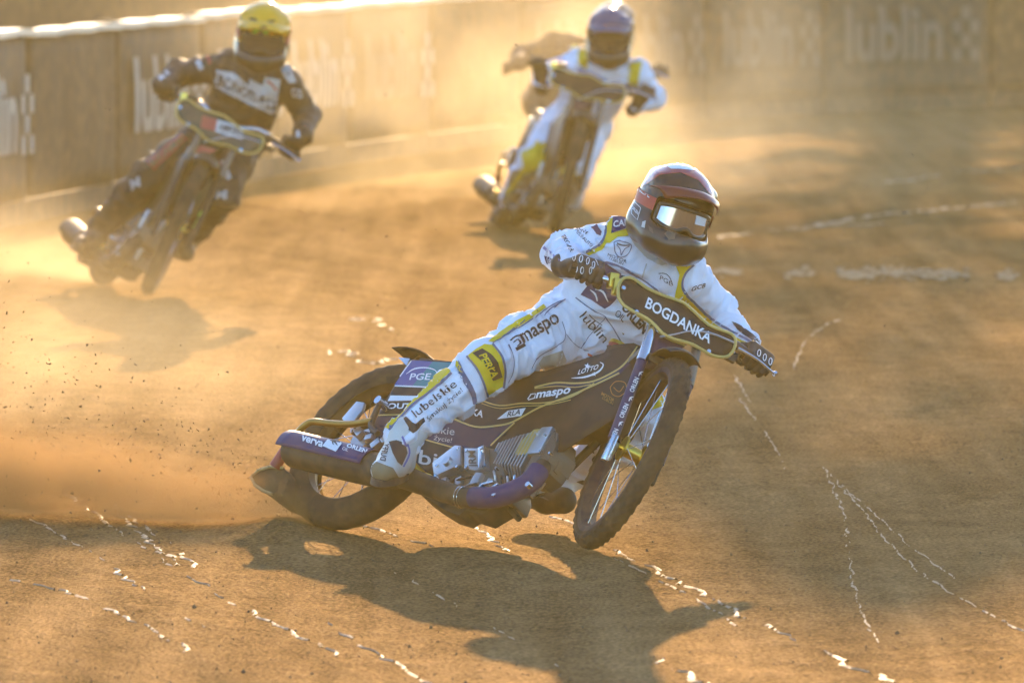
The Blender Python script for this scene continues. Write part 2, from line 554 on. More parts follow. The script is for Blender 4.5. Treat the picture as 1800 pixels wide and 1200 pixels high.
def ground_material():
    m = bpy.data.materials.new('shale_track'); m.use_nodes = True
    nt = m.node_tree; N = nt.nodes; Lk = nt.links; b = N['Principled BSDF']
    tc = N.new('ShaderNodeTexCoord')
    def nz(scale, detail=6, sc=(1, 1, 1), rough=.6):
        mp = N.new('ShaderNodeMapping'); mp.inputs['Scale'].default_value = sc
        Lk.new(tc.outputs['Object'], mp.inputs['Vector'])
        n = N.new('ShaderNodeTexNoise'); n.inputs['Scale'].default_value = scale; n.inputs['Detail'].default_value = detail
        n.inputs['Roughness'].default_value = rough
        Lk.new(mp.outputs[0], n.inputs['Vector']); return n
    big = nz(.9, 3, (1, .35, 1)); mid = nz(7, 4, (1, .5, 1)); fine = nz(75, 3, (1, .5, 1))
    gm = N.new('ShaderNodeMapping'); gm.inputs['Rotation'].default_value = (0, 0, math.atan(.19)); gm.inputs['Scale'].default_value = (5.5, .22, 1)
    Lk.new(tc.outputs['Object'], gm.inputs['Vector'])
    gr = N.new('ShaderNodeTexNoise'); gr.inputs['Scale'].default_value = 1.0; gr.inputs['Detail'].default_value = 4; gr.inputs['Distortion'].default_value = .25
    Lk.new(gm.outputs[0], gr.inputs['Vector'])
    r1 = N.new('ShaderNodeValToRGB')
    e = r1.color_ramp.elements
    e[0].position = .38; e[0].color = (.045, .026, .011, 1)
    e[1].position = .64; e[1].color = (.23, .135, .056, 1)
    e2 = r1.color_ramp.elements.new(.5); e2.color = (.115, .066, .027, 1)
    mx = N.new('ShaderNodeMix'); mx.data_type = 'FLOAT'; mx.inputs[0].default_value = .3
    mx0 = N.new('ShaderNodeMix'); mx0.data_type = 'FLOAT'; mx0.inputs[0].default_value = .55
    Lk.new(big.outputs[0], mx0.inputs[2]); Lk.new(gr.outputs[0], mx0.inputs[3])
    Lk.new(mx0.outputs[0], mx.inputs[2]); Lk.new(mid.outputs[0], mx.inputs[3])
    mx2 = N.new('ShaderNodeMix'); mx2.data_type = 'FLOAT'; mx2.inputs[0].default_value = .46
    Lk.new(mx.outputs[0], mx2.inputs[2]); Lk.new(fine.outputs[0], mx2.inputs[3])
    Lk.new(mx2.outputs[0], r1.inputs[0]); Lk.new(r1.outputs[0], b.inputs['Base Color'])
    rr = N.new('ShaderNodeMapRange'); rr.inputs[1].default_value = .35; rr.inputs[2].default_value = .7
    rr.inputs[3].default_value = 1.0; rr.inputs[4].default_value = .85
    Lk.new(mid.outputs[0], rr.inputs[0]); Lk.new(rr.outputs[0], b.inputs['Roughness'])
    b.inputs['Specular IOR Level'].default_value = 0.0
    bp = N.new('ShaderNodeBump'); bp.inputs['Strength'].default_value = .8; bp.inputs['Distance'].default_value = .012
    Lk.new(fine.outputs[0], bp.inputs['Height'])
    b2 = N.new('ShaderNodeBump'); b2.inputs['Strength'].default_value = .5; b2.inputs['Distance'].default_value = .05
    Lk.new(mid.outputs[0], b2.inputs['Height']); Lk.new(bp.outputs[0], b2.inputs['Normal'])
    Lk.new(b2.outputs[0], b.inputs['Normal'])
    # grains catch low light at a glancing angle: a rough golden gloss over the matt dirt
    gl = N.new('ShaderNodeBsdfGlossy'); gl.inputs['Color'].default_value = (.85, .60, .34, 1); gl.inputs['Roughness'].default_value = .72
    Lk.new(b2.outputs[0], gl.inputs['Normal'])
    gf = N.new('ShaderNodeMapRange'); gf.inputs[1].default_value = .35; gf.inputs[2].default_value = .65; gf.inputs[3].default_value = .02; gf.inputs[4].default_value = .14
    Lk.new(mx2.outputs[0], gf.inputs[0])
    ms = N.new('ShaderNodeMixShader'); Lk.new(gf.outputs[0], ms.inputs[0]); Lk.new(b.outputs[0], ms.inputs[1]); Lk.new(gl.outputs[0], ms.inputs[2])
    Lk.new(ms.outputs[0], N['Material Output'].inputs['Surface'])
    return m
M['track'] = ground_material()
track = mesh_obj('track', tv, tf, M['track'])
tag(track, 'brown shale speedway track with ruts and loose dirt', 'ground', kind='structure')

# polished tyre marks: crumbly flat crumbs of packed clay along the riders' lines
rng = random.Random(5)
def tyre_mark(line, width, gap):
    """a ragged low crest of packed clay left at the edge of a tyre groove"""
    pts = [G(a, b)[:2] for a, b in line]
    pts, _ = catmull([np.array(p) for p in pts], [1] * len(pts), 12)
    pts = np.array(pts); sl = np.concatenate([[0], np.cumsum(np.linalg.norm(np.diff(pts, axis=0), axis=1))])
    step = .016 * pts[0][1] / 29; n = int(sl[-1] / step)
    d = np.arange(n) * step; x = np.interp(d, sl, pts[:, 0]); y = np.interp(d, sl, pts[:, 1])
    ph = rng.random() * 100; z0 = 0 * d
    nz = lambda f, sd: noise3(np.stack([d * f + ph, z0, z0], 1), sd)
    on = np.clip((.55 * nz(1.1, 11) + .45 * nz(6.0, 12) - gap + .06) * 5, 0, 1) * (nz(26, 13) > .22)
    wl = width * .14 * on * (.2 + nz(30, 14)); wr = width * .14 * on * (.2 + nz(34, 15))
    x = x + width * .35 * (nz(9, 16) - .5)
    g0 = gh(x, y)
    V = []; F = []
    for i in range(n):
        V += [(x[i] - wl[i], y[i], g0[i] - .004), (x[i] + .2 * (wr[i] - wl[i]), y[i], g0[i] + .004 + .05 * (wl[i] + wr[i])), (x[i] + wr[i], y[i], g0[i] - .004)]
        if i and on[i] > .02 and on[i - 1] > .02:
            F += [(3 * i - 3, 3 * i, 3 * i + 1, 3 * i - 2), (3 * i - 2, 3 * i + 1, 3 * i + 2, 3 * i - 1)]
    if F:
        return mesh_obj('tyre_mark', V, F, M['clay'], track, smooth=True)
MARKS = [([(100, 850), (213, 930), (330, 1005), (387, 1040), (460, 1080), (527, 1112), (620, 1150)], .10, .47),
         ([(190, 880), (240, 925), (320, 990)], .13, .36),
         ([(20, 1010), (120, 1035), (250, 1090), (330, 1140)], .10, .55),
         ([(640, 920), (690, 935), (760, 960)], .10, .40),
         ([(810, 905), (850, 930), (890, 965)], .13, .30),
         ([(1050, 945), (1130, 985), (1210, 1025), (1310, 1082)], .12, .30),
         ([(1345, 1095), (1420, 1130), (1500, 1170), (1580, 1200)], .13, .30),
         ([(1110, 1125), (1180, 1165), (1240, 1200), (1300, 1235)], .14, .30),
         ([(1450, 820), (1470, 870), (1488, 930), (1496, 1000), (1510, 1070), (1545, 1132)], .055, .30),
         ([(1462, 832), (1510, 890), (1560, 950), (1620, 1010), (1700, 1062), (1810, 1120)], .05, .28),
         ([(1395, 650), (1410, 612), (1430, 585), (1485, 560)], .05, .35),
         ([(1290, 660), (1310, 690), (1330, 720)], .05, .45),
         ([(1380, 408), (1480, 388), (1600, 372), (1700, 362), (1820, 352)], .30, .30),
         ([(1560, 320), (1680, 300), (1820, 290)], .3, .45),
         ([(560, 625), (600, 618), (650, 640), (700, 632)], .22, .50),
         ([(620, 565), (650, 560), (690, 590)], .25, .5),
         ([(960, 905), (1000, 915), (1040, 930)], .08, .4),
         ([(1590, 1180), (1680, 1160), (1760, 1190)], .07, .5),
         ([(60, 905), (150, 960), (260, 1040), (360, 1100)], .09, .5), ([(230, 900), (290, 945), (350, 1000)], .10, .42),
         ([(1080, 975), (1150, 1010), (1230, 1050), (1300, 1095)], .07, .45), ([(700, 1000), (800, 1050), (900, 1110), (980, 1160)], .08, .5),
         ([(1480, 850), (1540, 905), (1600, 960), (1680, 1020)], .04, .5), ([(1300, 700), (1345, 760), (1385, 830), (1420, 900)], .05, .5),
         ([(560, 1080), (650, 1130), (760, 1190)], .09, .5), ([(1250, 420), (1400, 400), (1560, 392)], .2, .45)]
for ln, w, g_ in MARKS:
    tyre_mark(ln, w, g_)

# chalk line along the inner edge, scuffed and broken
def chalk():
    V = []; F = []
    for _ in range(420):
        x = rng.uniform(1215, 1840)
        if noise3(np.array([[x * .022, 3.3, 0]]), 9)[0] < .46: continue
        cx, cy = x, 478 + (x - 1225) * .018 + rng.gauss(0, 4.5); w = rng.uniform(2, 13); hgt = rng.uniform(.8, 3.2)
        k = 7; n0 = len(V); c = G(cx, cy); V.append((c[0], c[1], float(gh(c[0], c[1])) + .014))
        for j in range(k):
            a = 2 * math.pi * j / k
            p = G(cx + math.cos(a) * w * rng.uniform(.5, 1.1), cy + math.sin(a) * hgt * rng.uniform(.5, 1.1))
            V.append((p[0], p[1], float(gh(p[0], p[1])) + .006))
        for j in range(k): F.append((n0, n0 + 1 + j, n0 + 1 + (j + 1) % k))
    o = mesh_obj('chalk_line', V, F, M['chalk'], track)
    o['kind'] = 'stuff'
    return o
chalk()

# loose crumbs of dirt on the surface (nobody could count them)
def crumbs():
    V = []; F = []
    base = [(1, 0, 0), (-.5, .86, 0), (-.5, -.86, 0), (0, 0, 1.1), (.3, .2, -.5)]
    tri = [(0, 1, 3), (1, 2, 3), (2, 0, 3), (1, 0, 4), (2, 1, 4), (0, 2, 4)]
    for _ in range(2600):
        y = 24 + 26 * rng.random() ** 1.5
        x = rng.uniform(-.064, .064) * y
        s_ = min(.002 + .0018 * rng.expovariate(1.4), .010)
        a = rng.random() * 6.28; n0 = len(V); z0 = float(0)
        ca, sa = math.cos(a), math.sin(a)
        for (p, q, r_) in base:
            V.append([x + s_ * (p * ca - q * sa) * rng.uniform(.7, 1.3), y + s_ * (p * sa + q * ca) * rng.uniform(.7, 1.3), r_ * s_ * rng.uniform(.6, 1.1)])
        F += [tuple(i + n0 for i in t) for t in tri]
    V = np.array(V)
    cen = V.reshape(-1, 5, 3)[:, :, :2].mean(1)
    V[:, 2] += np.repeat(gh(cen[:, 0], cen[:, 1]), 5) + .002
    o = mesh_obj('loose_dirt', V, F, M['clod'], None, smooth=False)
    tag(o, 'small loose crumbs of brown dirt scattered over the track', 'dirt', kind='stuff')
crumbs()

# ------------------------------------------------------------------ safety fence round the bend
FPATH = [(-4.9, 36), (-4.55, 42), (-4.0, 48), (-3.25, 54.2), (-2.62, 58.4), (-2.21, 60.6), (-1.7, 63.7), (-1.11, 66.6), (-.35, 69.8), (.6, 73.3), (1.8, 76.8), (3.2, 79.4), (4.9, 81.4), (7.0, 82.8), (9.5, 83.6), (13, 84.2), (18, 84.5)]
fp, _ = catmull([np.array(p, float) for p in FPATH], [1] * len(FPATH), 24)
fp = np.array(fp); fs = np.concatenate([[0], np.cumsum(np.linalg.norm(np.diff(fp, axis=0), axis=1))])
def fpt(s_):
    return np.array([np.interp(s_, fs, fp[:, 0]), np.interp(s_, fs, fp[:, 1])])
def ftan(s_):
    t = fpt(s_ + .05) - fpt(s_ - .05); return t / np.linalg.norm(t)
fence = empty('safety_fence', Matrix.Translation((fp[0][0], fp[0][1], 0)), 'long padded safety fence with printed grey banners curving behind the riders', 'fence')
f0 = np.array([fp[0][0], fp[0][1], 0])
FH = 1.23
def fence_panel(s0, s1, mt, k):
    ns, nz_ = 22, 8
    V = []; F = []
    for i in range(ns + 1):
        s_ = s0 + (s1 - s0) * i / ns
        p = fpt(s_); t = ftan(s_); nrm = np.array([t[1], -t[0]])      # towards the track
        for j in range(nz_ + 1):
            zz = .16 + (FH - .2) * j / nz_
            e = math.sin(math.pi * i / ns) ** .4 * math.sin(math.pi * (j + .3) / (nz_ + .6)) ** .5
            fold = noise3(np.array([[s_ * 3.3, zz * .5, k]]), 21)[0] - .5
            d = .02 + .05 * e + .05 * fold * e
            V.append(np.array([p[0] + nrm[0] * d, p[1] + nrm[1] * d, zz]) - f0)
    for i in range(ns):
        for j in range(nz_):
            a = i * (nz_ + 1) + j
            F.append((a, a + nz_ + 1, a + nz_ + 2, a + 1))
    o = mesh_obj('banner_panel', V, F, mt, fence)
    md = o.modifiers.new('thickness', 'SOLIDIFY'); md.thickness = .03; md.offset = -1
    return o, (s0, s1)
def fence_text(panel, s0, s1, s, z0, hgt, frac0, frac1, bold=.02):
    V, F = txt(s, bold)
    W2 = np.stack([V[:, 0], V[:, 1]], 1)
    W2, F = refine(W2, F, .2)
    me = panel.data
    out = []
    for a, b in W2:
        s_ = s0 + (s1 - s0) * (frac0 + (frac1 - frac0) * a)
        p = fpt(s_); t = ftan(s_); nrm = np.array([t[1], -t[0]])
        i = (s_ - s0) / (s1 - s0); zz = z0 + hgt * b; jj = (zz - .16) / (FH - .2)
        e = max(math.sin(math.pi * min(max(i, 0), 1)), 0) ** .4 * max(math.sin(math.pi * (jj * 8 + .3) / 8.6), 0) ** .5
        d = .02 + .10 * e + .012
        out.append(np.array([p[0] + nrm[0] * d, p[1] + nrm[1] * d, zz]) - f0)
    return mesh_obj('lettering', out, F, M['banner_print_fresh'] if p[1] < 67 else M['banner_print'], panel)
ps = 0.0; k = 0
while ps < fs[-1] - 3:
    ln = 2.75 + .5 * ((k * 37) % 5 - 2) * .2
    o, (a, b) = fence_panel(ps + .03, ps + ln - .03, M['banner'] if k % 5 not in (2,) else M['banner_b'], k)
    if fpt(a)[1] > 46 and k % 5 != 2:
        fence_text(o, a, b, 'lublin', .50, .48, .10, .70, .03)
        # square pattern emblem beside the word
        mb = MB()
        for q in range(4):
            for r_ in range(3):
                if (q + r_) % 2 == 0:
                    c0 = .76 + r_ * .05; z0 = .46 + q * .13
                    vv = []
                    for (u_, w_) in ((0, 0), (.05, 0), (.05, .12), (0, .12)):
                        s_ = a + (b - a) * (c0 + u_); p = fpt(s_); t = ftan(s_)
                        d = .12
                        vv.append(np.array([p[0] + t[1] * d, p[1] - t[0] * d, z0 + w_]) - f0)
                    mb.add(vv, [(0, 1, 2, 3)])
        mb.build('emblem', M['banner_print_fresh'] if fpt(a)[1] < 67 else M['banner_print'], o)
    # post at the joint
    p = fpt(ps); t = ftan(ps); nrm = np.array([t[1], -t[0]])
    MB().box((p[0] - nrm[0] * .06 - f0[0], p[1] - nrm[1] * .06 - f0[1], .62), (.045, .045, .64), Matrix.Rotation(math.atan2(t[1], t[0]), 3, 'Z'), .008).build('post', M['post'], fence)
    # kick board and top cap for this bay
    for nm, z0, z1, d0, d1, mt in (('kick_board', .0, .15, -.03, .03, M['board']), ('top_cap', FH - .03, FH + .012, -.10, .07, M['rail_cap'])):
        V = []; F = []; ns = 8
        wob = .012 * math.sin(k * 2.3)
        for i in range(ns + 1):
            s_ = ps + .02 + (ln - .04) * i / ns; q = fpt(s_); tt = ftan(s_); nr = np.array([tt[1], -tt[0]])
            for (d, zz) in ((d0, z0), (d1, z0), (d1, z1), (d0, z1)):
                V.append(np.array([q[0] + nr[0] * d, q[1] + nr[1] * d, zz + (wob + .006 * math.sin(i * 2.1 + k) if nm == 'top_cap' else 0)]) - f0)
        for i in range(ns):
            for j in range(4):
                F.append((i * 4 + j, i * 4 + (j + 1) % 4, i * 4 + 4 + (j + 1) % 4, i * 4 + 4 + j))
        F += [(3, 2, 1, 0), tuple(ns * 4 + j for j in range(4))]
        mesh_obj(nm, V, F, mt, fence, smooth=False)
    ps += ln; k += 1

# low dark wall of the stand behind the fence, and a lamp post
wall = empty('stand_wall', Matrix.Translation((-4, 62, 0)), 'dark brown spectator wall behind the fence at upper left', 'wall')
wp = [fpt(s_) for s_ in np.linspace(fs[0], fs[-1], 40)]
wt = [ftan(s_) for s_ in np.linspace(fs[0], fs[-1], 40)]
V = []; F = []
for p, t in zip(wp, wt):
    nr = np.array([t[1], -t[0]])
    for d, zz in ((-3.2, 0), (-3.2, 1.75), (-3.5, 1.75), (-3.5, 0)):
        V.append((p[0] + nr[0] * d + 4, p[1] + nr[1] * d - 62, zz))
for i in range(len(wp) - 1):
    for j in range(4):
        F.append((i * 4 + j, i * 4 + (j + 1) % 4, i * 4 + 4 + (j + 1) % 4, i * 4 + 4 + j))
mesh_obj('wall_body', V, F, M['wall_dark'], wall, smooth=False)

def lamp_post(x, y, hgt, label):
    r_ = empty('lamp_post', Matrix.Translation((x, y, 0)), label, 'lamp post')
    MB().tube([(0, 0, 0), (0, 0, hgt * .5), (0, 0, hgt)], [.22, .19, .16], 12).build('pole', M['post'], r_)
    MB().box((0, 0, hgt + .25), (.55, .12, .25), None, .03).build('lamp_head', M['post'], r_)
lamp_post(4.2, 86.2, 6.8, 'tall dark lamp post behind the far fence at right')

# added, unseen poplars behind the far fence, placed to shade the track's right
M['leaf'] = mat('poplar_leaf', (.06, .10, .03), .6, dust=.05)
M['bark'] = mat('poplar_bark', (.12, .085, .055), .9, dust=.1, bump=.5, bscale=12)
def poplar(x, y, hgt, wid, base, seed, label):
    r_ = empty('poplar_tree', Matrix.Translation((x, y, 0)), label, 'tree', 'poplars behind the far fence')
    rg = random.Random(seed)
    tr = MB().tube([(0, 0, 0), (.05, 0, hgt * .4), (0, .05, hgt * .93)], [.24, .16, .03], 10, smooth=4)
    for i in range(14):
        z0 = base + (hgt - base) * .75 * i / 14; a = rg.random() * 6.28
        tr.tube([(0, 0, z0), (math.cos(a) * wid * .35, math.sin(a) * wid * .35, z0 + 1.0), (math.cos(a) * wid * .6, math.sin(a) * wid * .6, z0 + 2.0)], [.05, .03, .012], 6, smooth=3)
    tr.build('trunk', M['bark'], r_)
    V = []; F = []
    while len(F) < 5600:
        t = rg.random(); z_ = base + (hgt - base) * t
        rad = wid * (math.sin(math.pi * min(1, t * .9 + .1)) ** .6) * math.sqrt(rg.random())
        a = rg.random() * 6.28
        if noise3(np.array([[math.cos(a) * rad * .9, math.sin(a) * rad * .9 + seed, z_ * .7]]), 5)[0] < .40: continue
        c = np.array([math.cos(a) * rad, math.sin(a) * rad, z_]); s_ = rg.uniform(.08, .17)
        u = unit([rg.gauss(0, 1), rg.gauss(0, 1), rg.gauss(0, 1)]); w = unit(np.cross(u, [rg.gauss(0, 1), rg.gauss(0, 1), rg.gauss(0, 1)]))
        n0 = len(V); V += [c + u * s_, c + w * s_ * .7, c - u * s_, c - w * s_ * .7]; F.append((n0, n0 + 1, n0 + 2, n0 + 3))
    mesh_obj('crown', V, F, M['leaf'], r_, smooth=False)['kind'] = 'stuff'
for i_, (x_, y_) in enumerate(((5.3, 100), (8.3, 101), (11.4, 99))):
    poplar(x_, y_, 17.2, 2.2, 5.5, 3 + i_, 'tall poplar tree behind the far fence at right, ' + ('nearest the bend', 'middle of three', 'farthest to the right')[i_])

# ------------------------------------------------------------------ motorcycles
def bike_matrix(O, yaw, lean, sc=1.0):
    yaw, lean = R(yaw), R(lean)
    h = Vector((math.sin(yaw), -math.cos(yaw), 0)); l = Vector((math.cos(yaw), math.sin(yaw), 0)); z = Vector((0, 0, 1))
    u = math.cos(lean) * z + math.sin(lean) * l; n = math.cos(lean) * l - math.sin(lean) * z
    m = Matrix(((h.x, n.x, u.x, O[0]), (h.y, n.y, u.y, O[1]), (h.z, n.z, u.z, O[2]), (0, 0, 0, 1)))
    return m @ Matrix.Scale(sc, 4)
def contact_matrix(px, py, yaw, lean, sc=1.0):
    g = G(px, py); y_, l_ = R(yaw), R(lean)
    u = np.array([math.sin(l_) * math.cos(y_), math.sin(l_) * math.sin(y_), math.cos(l_)])
    return bike_matrix(g + sc * (.282 * u + np.array([0, 0, .056])), yaw, lean, sc)
BM1 = bike_matrix((-.497, 29.70, .278), 42, 37)
_A1 = np.array(BM1)[:3, :3]; _O1 = np.array(BM1)[:3, 3]
RAKE = R(11)
AX = np.array([-math.sin(RAKE), 0, math.cos(RAKE)]); PF = np.array([math.cos(RAKE), 0, math.sin(RAKE)])
F0 = np.array([1.373, 0, .031]); QS = F0 - .09 * PF
def rotm(a, t):
    K = np.array([[0, -a[2], a[1]], [a[2], 0, -a[0]], [-a[1], a[0], 0]])
    return np.eye(3) + math.sin(t) * K + (1 - math.cos(t)) * K @ K
STEER1 = R(-27)
_S1 = rotm(AX, STEER1)
def Lb(px, py, y):
    """photo point -> bike coordinates (x forward, y left, z up) on the plane at side offset y"""
    o, d = ray(px, py); o = _A1.T @ (o - _O1); d = _A1.T @ d
    return o + d * ((y - o[1]) / d[1])
def Ls(px, py, fw):
    """photo point -> (side, up) on a plane fw ahead of the steering axis, steering undone"""
    o, d = ray(px, py); o = _A1.T @ (o - _O1); d = _A1.T @ d
    o = _S1.T @ (o - QS); d = _S1.T @ d
    q = o + d * ((fw - o @ PF) / (d @ PF))
    return np.array([q[1], q @ AX])
def bp(fw, y, up):
    return QS + PF * fw + AX * up + np.array([0, y, 0])
def xz(pts, y):
    return [tuple(Lb(a, b, y)[[0, 2]]) for a, b in pts]

PANEL = [(722, 632), (830, 641), (880, 655), (960, 652), (1060, 618), (1076, 604), (1112, 601), (1124, 606), (1119, 640), (1113, 690), (1106, 722), (1060, 750), (988, 792), (930, 795), (800, 808), (748, 838), (715, 825), (648, 792), (640, 776)]
PANEL_XZ = xz(PANEL, -.1)
PANEL_LEFT = [(.10, .30), (.42, .30), (.58, .20), (.80, .26), (1.04, .33), (1.16, .41), (1.19, .38), (1.10, .27), (.85, .17), (.45, .08), (.15, .06)]
PLATE = [(1086, 522), (1086, 503), (1092, 490), (1100, 486.5), (1112, 489), (1133, 506), (1152, 516), (1172, 524), (1197, 533), (1210, 543), (1223, 555), (1244, 574), (1266, 582), (1287, 589), (1294, 600), (1291, 615), (1283, 626), (1272, 630), (1251, 628), (1233, 619), (1215, 610), (1197, 605), (1178, 600), (1160, 590), (1147, 575), (1133, 562), (1115, 551), (1095, 537)]
PLATE_YU = [Ls(a, b, .10) for a, b in PLATE]
SHIELD = [(1150, 577), (1162, 590), (1180, 600), (1206, 607), (1190, 618), (1170, 628), (1152, 648), (1128, 648), (1133, 628), (1146, 584)]
SHIELD_YU = [Ls(a, b, .10) for a, b in SHIELD]

def wheel(name, root, c, Rr, rt, rim_r, xf, ns, mats, hubw, tread, blocks, wid=1.0):
    prof = [(rim_r + .022, -.034), (rim_r + .022, -.026), (rim_r - .004, -.022), (rim_r - .012, 0), (rim_r - .004, .022), (rim_r + .022, .026), (rim_r + .022, .034), (rim_r - .012, .030), (rim_r - .024, 0), (rim_r - .012, -.030)]
    w = MB().lathe(prof, 72, c=c).build(name, mats['rim'], root, xf)
    V = []; F = []
    na, m = blocks * 4, 22
    for i in range(na):
        a = 2 * math.pi * i / na
        for j in range(m):
            q = R(-138 + 276 * j / (m - 1))
            rr = rt
            if abs(q) < R(72):
                colm = int((q + R(72)) / R(24))
                if ((i // 2) + (colm % 2)) % 2 == 0 and ((q + R(72)) / R(24)) % 1 > .12: rr = rt + tread
                rr -= tread * .3
            rad = Rr - rt + rr * math.cos(q)
            V.append((c[0] + rad * math.cos(a), c[1] + rr * math.sin(q) * wid, c[2] + rad * math.sin(a)))
    for i in range(na):
        for j in range(m - 1):
            F.append((i * m + j, i * m + j + 1, ((i + 1) % na) * m + j + 1, ((i + 1) % na) * m + j))
    MB().add(V, F).build('tyre', mats['tyre'], w, xf, sharp=40)
    hub = MB().lathe([(.012, -hubw), (.045, -hubw), (.045, -hubw + .008), (.024, -hubw + .014), (.024, hubw - .014), (.045, hubw - .008), (.045, hubw), (.012, hubw)], 28, c=c)
    hub.tube([(c[0], c[1] - hubw - .05, c[2]), (c[0], c[1] + hubw + .05, c[2])], .010, 10)
    hub.build('hub', mats['hub'], w, xf)
    for i in range(ns):
        a = 2 * math.pi * i / ns; side = 1 if i % 2 else -1; b_ = a + (.42 if (i // 2) % 2 else -.42)
        p0 = (c[0] + .04 * math.cos(b_), c[1] + side * (hubw - .006), c[2] + .04 * math.sin(b_))
        p1 = (c[0] + (rim_r - .015) * math.cos(a), c[1] + side * .008, c[2] + (rim_r - .015) * math.sin(a))
        MB().tube([p0, p1], .0016, 5).build('spoke', M['steel'], w, xf)
    return w

def sheet(poly, yfun, maxlen):
    V2, F = refine(np.array(poly), [tuple(range(len(poly)))], maxlen)
    return [(a, yfun(a, b), b) for a, b in V2], F

def bike(name, label, m, steer, C, ns=36, fine=True):
    """C: colours for body, lower, plate, shield, fork, trim, rim, shield pipe"""
    Sm = rotm(AX, steer)
    fx = lambda p: Sm @ (np.array(p) - QS) + QS
    root = empty(name, m, label, 'motorcycle', None)
    pt = {}
    # wheels
    wheel('rear_wheel', root, (0, 0, 0), .338, .056, .262, None, ns, dict(rim=C['rim'], tyre=M['rubber'], hub=M['alu']), .05, .0025, 36, 1.05)
    wheel('front_wheel', root, tuple(F0), .355, .034, .304, fx, ns, dict(rim=C['rim2'], tyre=M['rubber'], hub=M['gold']), .04, .0065, 46, 1.0)
    # frame
    fr = MB()
    for s_ in (-1, 1):
        fr.tube([(1.22, s_ * .02, .52), (1.14, s_ * .04, .28), (1.02, s_ * .05, .06), (.90, s_ * .05, -.10), (.6, s_ * .05, -.18), (.48, s_ * .07, -.10), (.42, s_ * .06, .22)], .015, 8, smooth=5)
        fr.tube([(.5, s_ * .07, -.08), (.25, s_ * .085, -.03), (0, s_ * .09, 0)], .013, 8, smooth=4)
        fr.tube([(.42, s_ * .06, .22), (.2, s_ * .08, .10), (0, s_ * .09, .01)], .011, 8, smooth=4)
    fr.tube([(1.21, 0, .56), (1.0, 0, .36), (.7, 0, .24), (.42, 0, .22)], .017, 8, smooth=4)
    fr.tube([bp(0, 0, .40), bp(0, 0, .60)], .028, 12)
    fr.build('frame', C['frame'], root)
    # body panels, tank and seat
    for s_ in (-1, 1):
        V, F = sheet(PANEL_XZ if s_ < 0 else PANEL_LEFT, lambda a, b: s_ * (.092 + .012 * math.sin(max(0, min(1, (b + .06) / .45)) * math.pi)), .06)
        if s_ > 0: F = [f[::-1] for f in F]
        o = mesh_obj('side_panel', V, F, C['body'], root)
        md = o.modifiers.new('thickness', 'SOLIDIFY'); md.thickness = .005; md.offset = 0
        pt['panel_r' if s_ < 0 else 'panel_l'] = o
    tank = MB().prism([(.80, .20), (.84, .30), (.93, .385), (1.10, .40), (1.19, .36), (1.2, .12), (.8, .10)], -.078, .078, .03).build('fuel_tank', C['body'], root)
    cap_p = Lb(1087, 606, 0.0)
    MB().tube([cap_p + np.array([0, 0, -.10]), cap_p + np.array([0, 0, -.022])], .030, 16).build('filler_neck', M['plastic'], tank)
    MB().tube([cap_p + np.array([0, 0, -.022]), cap_p + np.array([0, 0, -.008])], .031, 18).build('seal_ring', M['redrod'], tank)
    MB().tube([cap_p + np.array([0, 0, -.008]), cap_p + np.array([0, 0, .004])], [.034, .033], 20).build('filler_cap', M['gold'], tank)
    MB().prism([(.10, .335), (.30, .325), (.55, .24), (.80, .31), (.82, .20), (.5, .12), (.15, .22)], -.082, .082, .02).build('seat', M['seat'], root)
    # rear mudguard
    V = []; F = []
    for i in range(15):
        a = R(18 + 82 * i / 14)
        for j in range(7):
            yy = -.075 + .15 * j / 6; rr = .378 - .9 * yy * yy
            V.append((rr * math.cos(a), yy, rr * math.sin(a)))
    for i in range(14):
        for j in range(6):
            q = i * 7 + j; F.append((q, q + 1, q + 8, q + 7))
    o = mesh_obj('rear_mudguard', V, F, C['body'], root); o.modifiers.new('thickness', 'SOLIDIFY').thickness = .004
    p = Lb(712, 640, -.06); q = Lb(740, 622, -.02); e_ = Lb(762, 640, .02)
    MB().tube([p, q, e_], [.008, .007, .008], 6, smooth=3).build('grab_bracket', M['steel'], root)
    MB().prism(xz([(701, 629), (722, 631), (716, 644)], -.08), -.085, -.05, .002).build('tail_bracket', M['steel'], root)
    # rear hub bracket and axle gear
    MB().prism(xz([(604, 738), (630, 708), (644, 710), (640, 724), (624, 744), (610, 746)], -.13), -.142, -.128, .004).build('axle_bracket', M['alu'], root)
    b = Lb(668, 706, -.15); MB().tube([b + np.array([0, -.015, 0]), b + np.array([0, .05, 0])], .016, 14).build('axle_bolt', M['steel'], root)
    MB().tube([Lb(668, 708, -.15), Lb(660, 725, -.14), Lb(652, 748, -.14), Lb(664, 762, -.14)], .011, 8, smooth=4).build('chain_adjuster', M['plastic'], root)
    for (a_, b_, w_) in ((632, 760, .02), (650, 770, .016), (662, 781, .02), (676, 775, .013)):
        q = Lb(a_, b_, -.11); MB().box(q, (w_, .012, w_ * .7), Matrix.Rotation(a_, 3, 'Y'), .003).build('axle_fitting', M['alu'], root)
    MB().lathe([(.06, .075), (.105, .075), (.105, .082), (.06, .082)], 40).build('rear_sprocket', M['steel'], root)
    # rear loop, rod and dirt deflector
    MB().tube([Lb(655, 739, -.14), Lb(620, 745, -.14), Lb(580, 744, -.14), Lb(550, 741, -.14), Lb(534, 749, -.14), Lb(522, 762, -.13), Lb(513, 776, -.12)], .0125, 12, smooth=5).build('rear_loop', M['bronze'], root)
    MB().tube([Lb(514, 772, -.125), Lb(483, 820, -.10)], [.019, .021], 12).build('deflector_rod', M['redrod'], root)
    dpx = [(441, 838), (455, 826), (475, 820), (498, 822), (507, 832), (506, 856), (494, 870), (478, 868), (462, 862), (448, 852)]
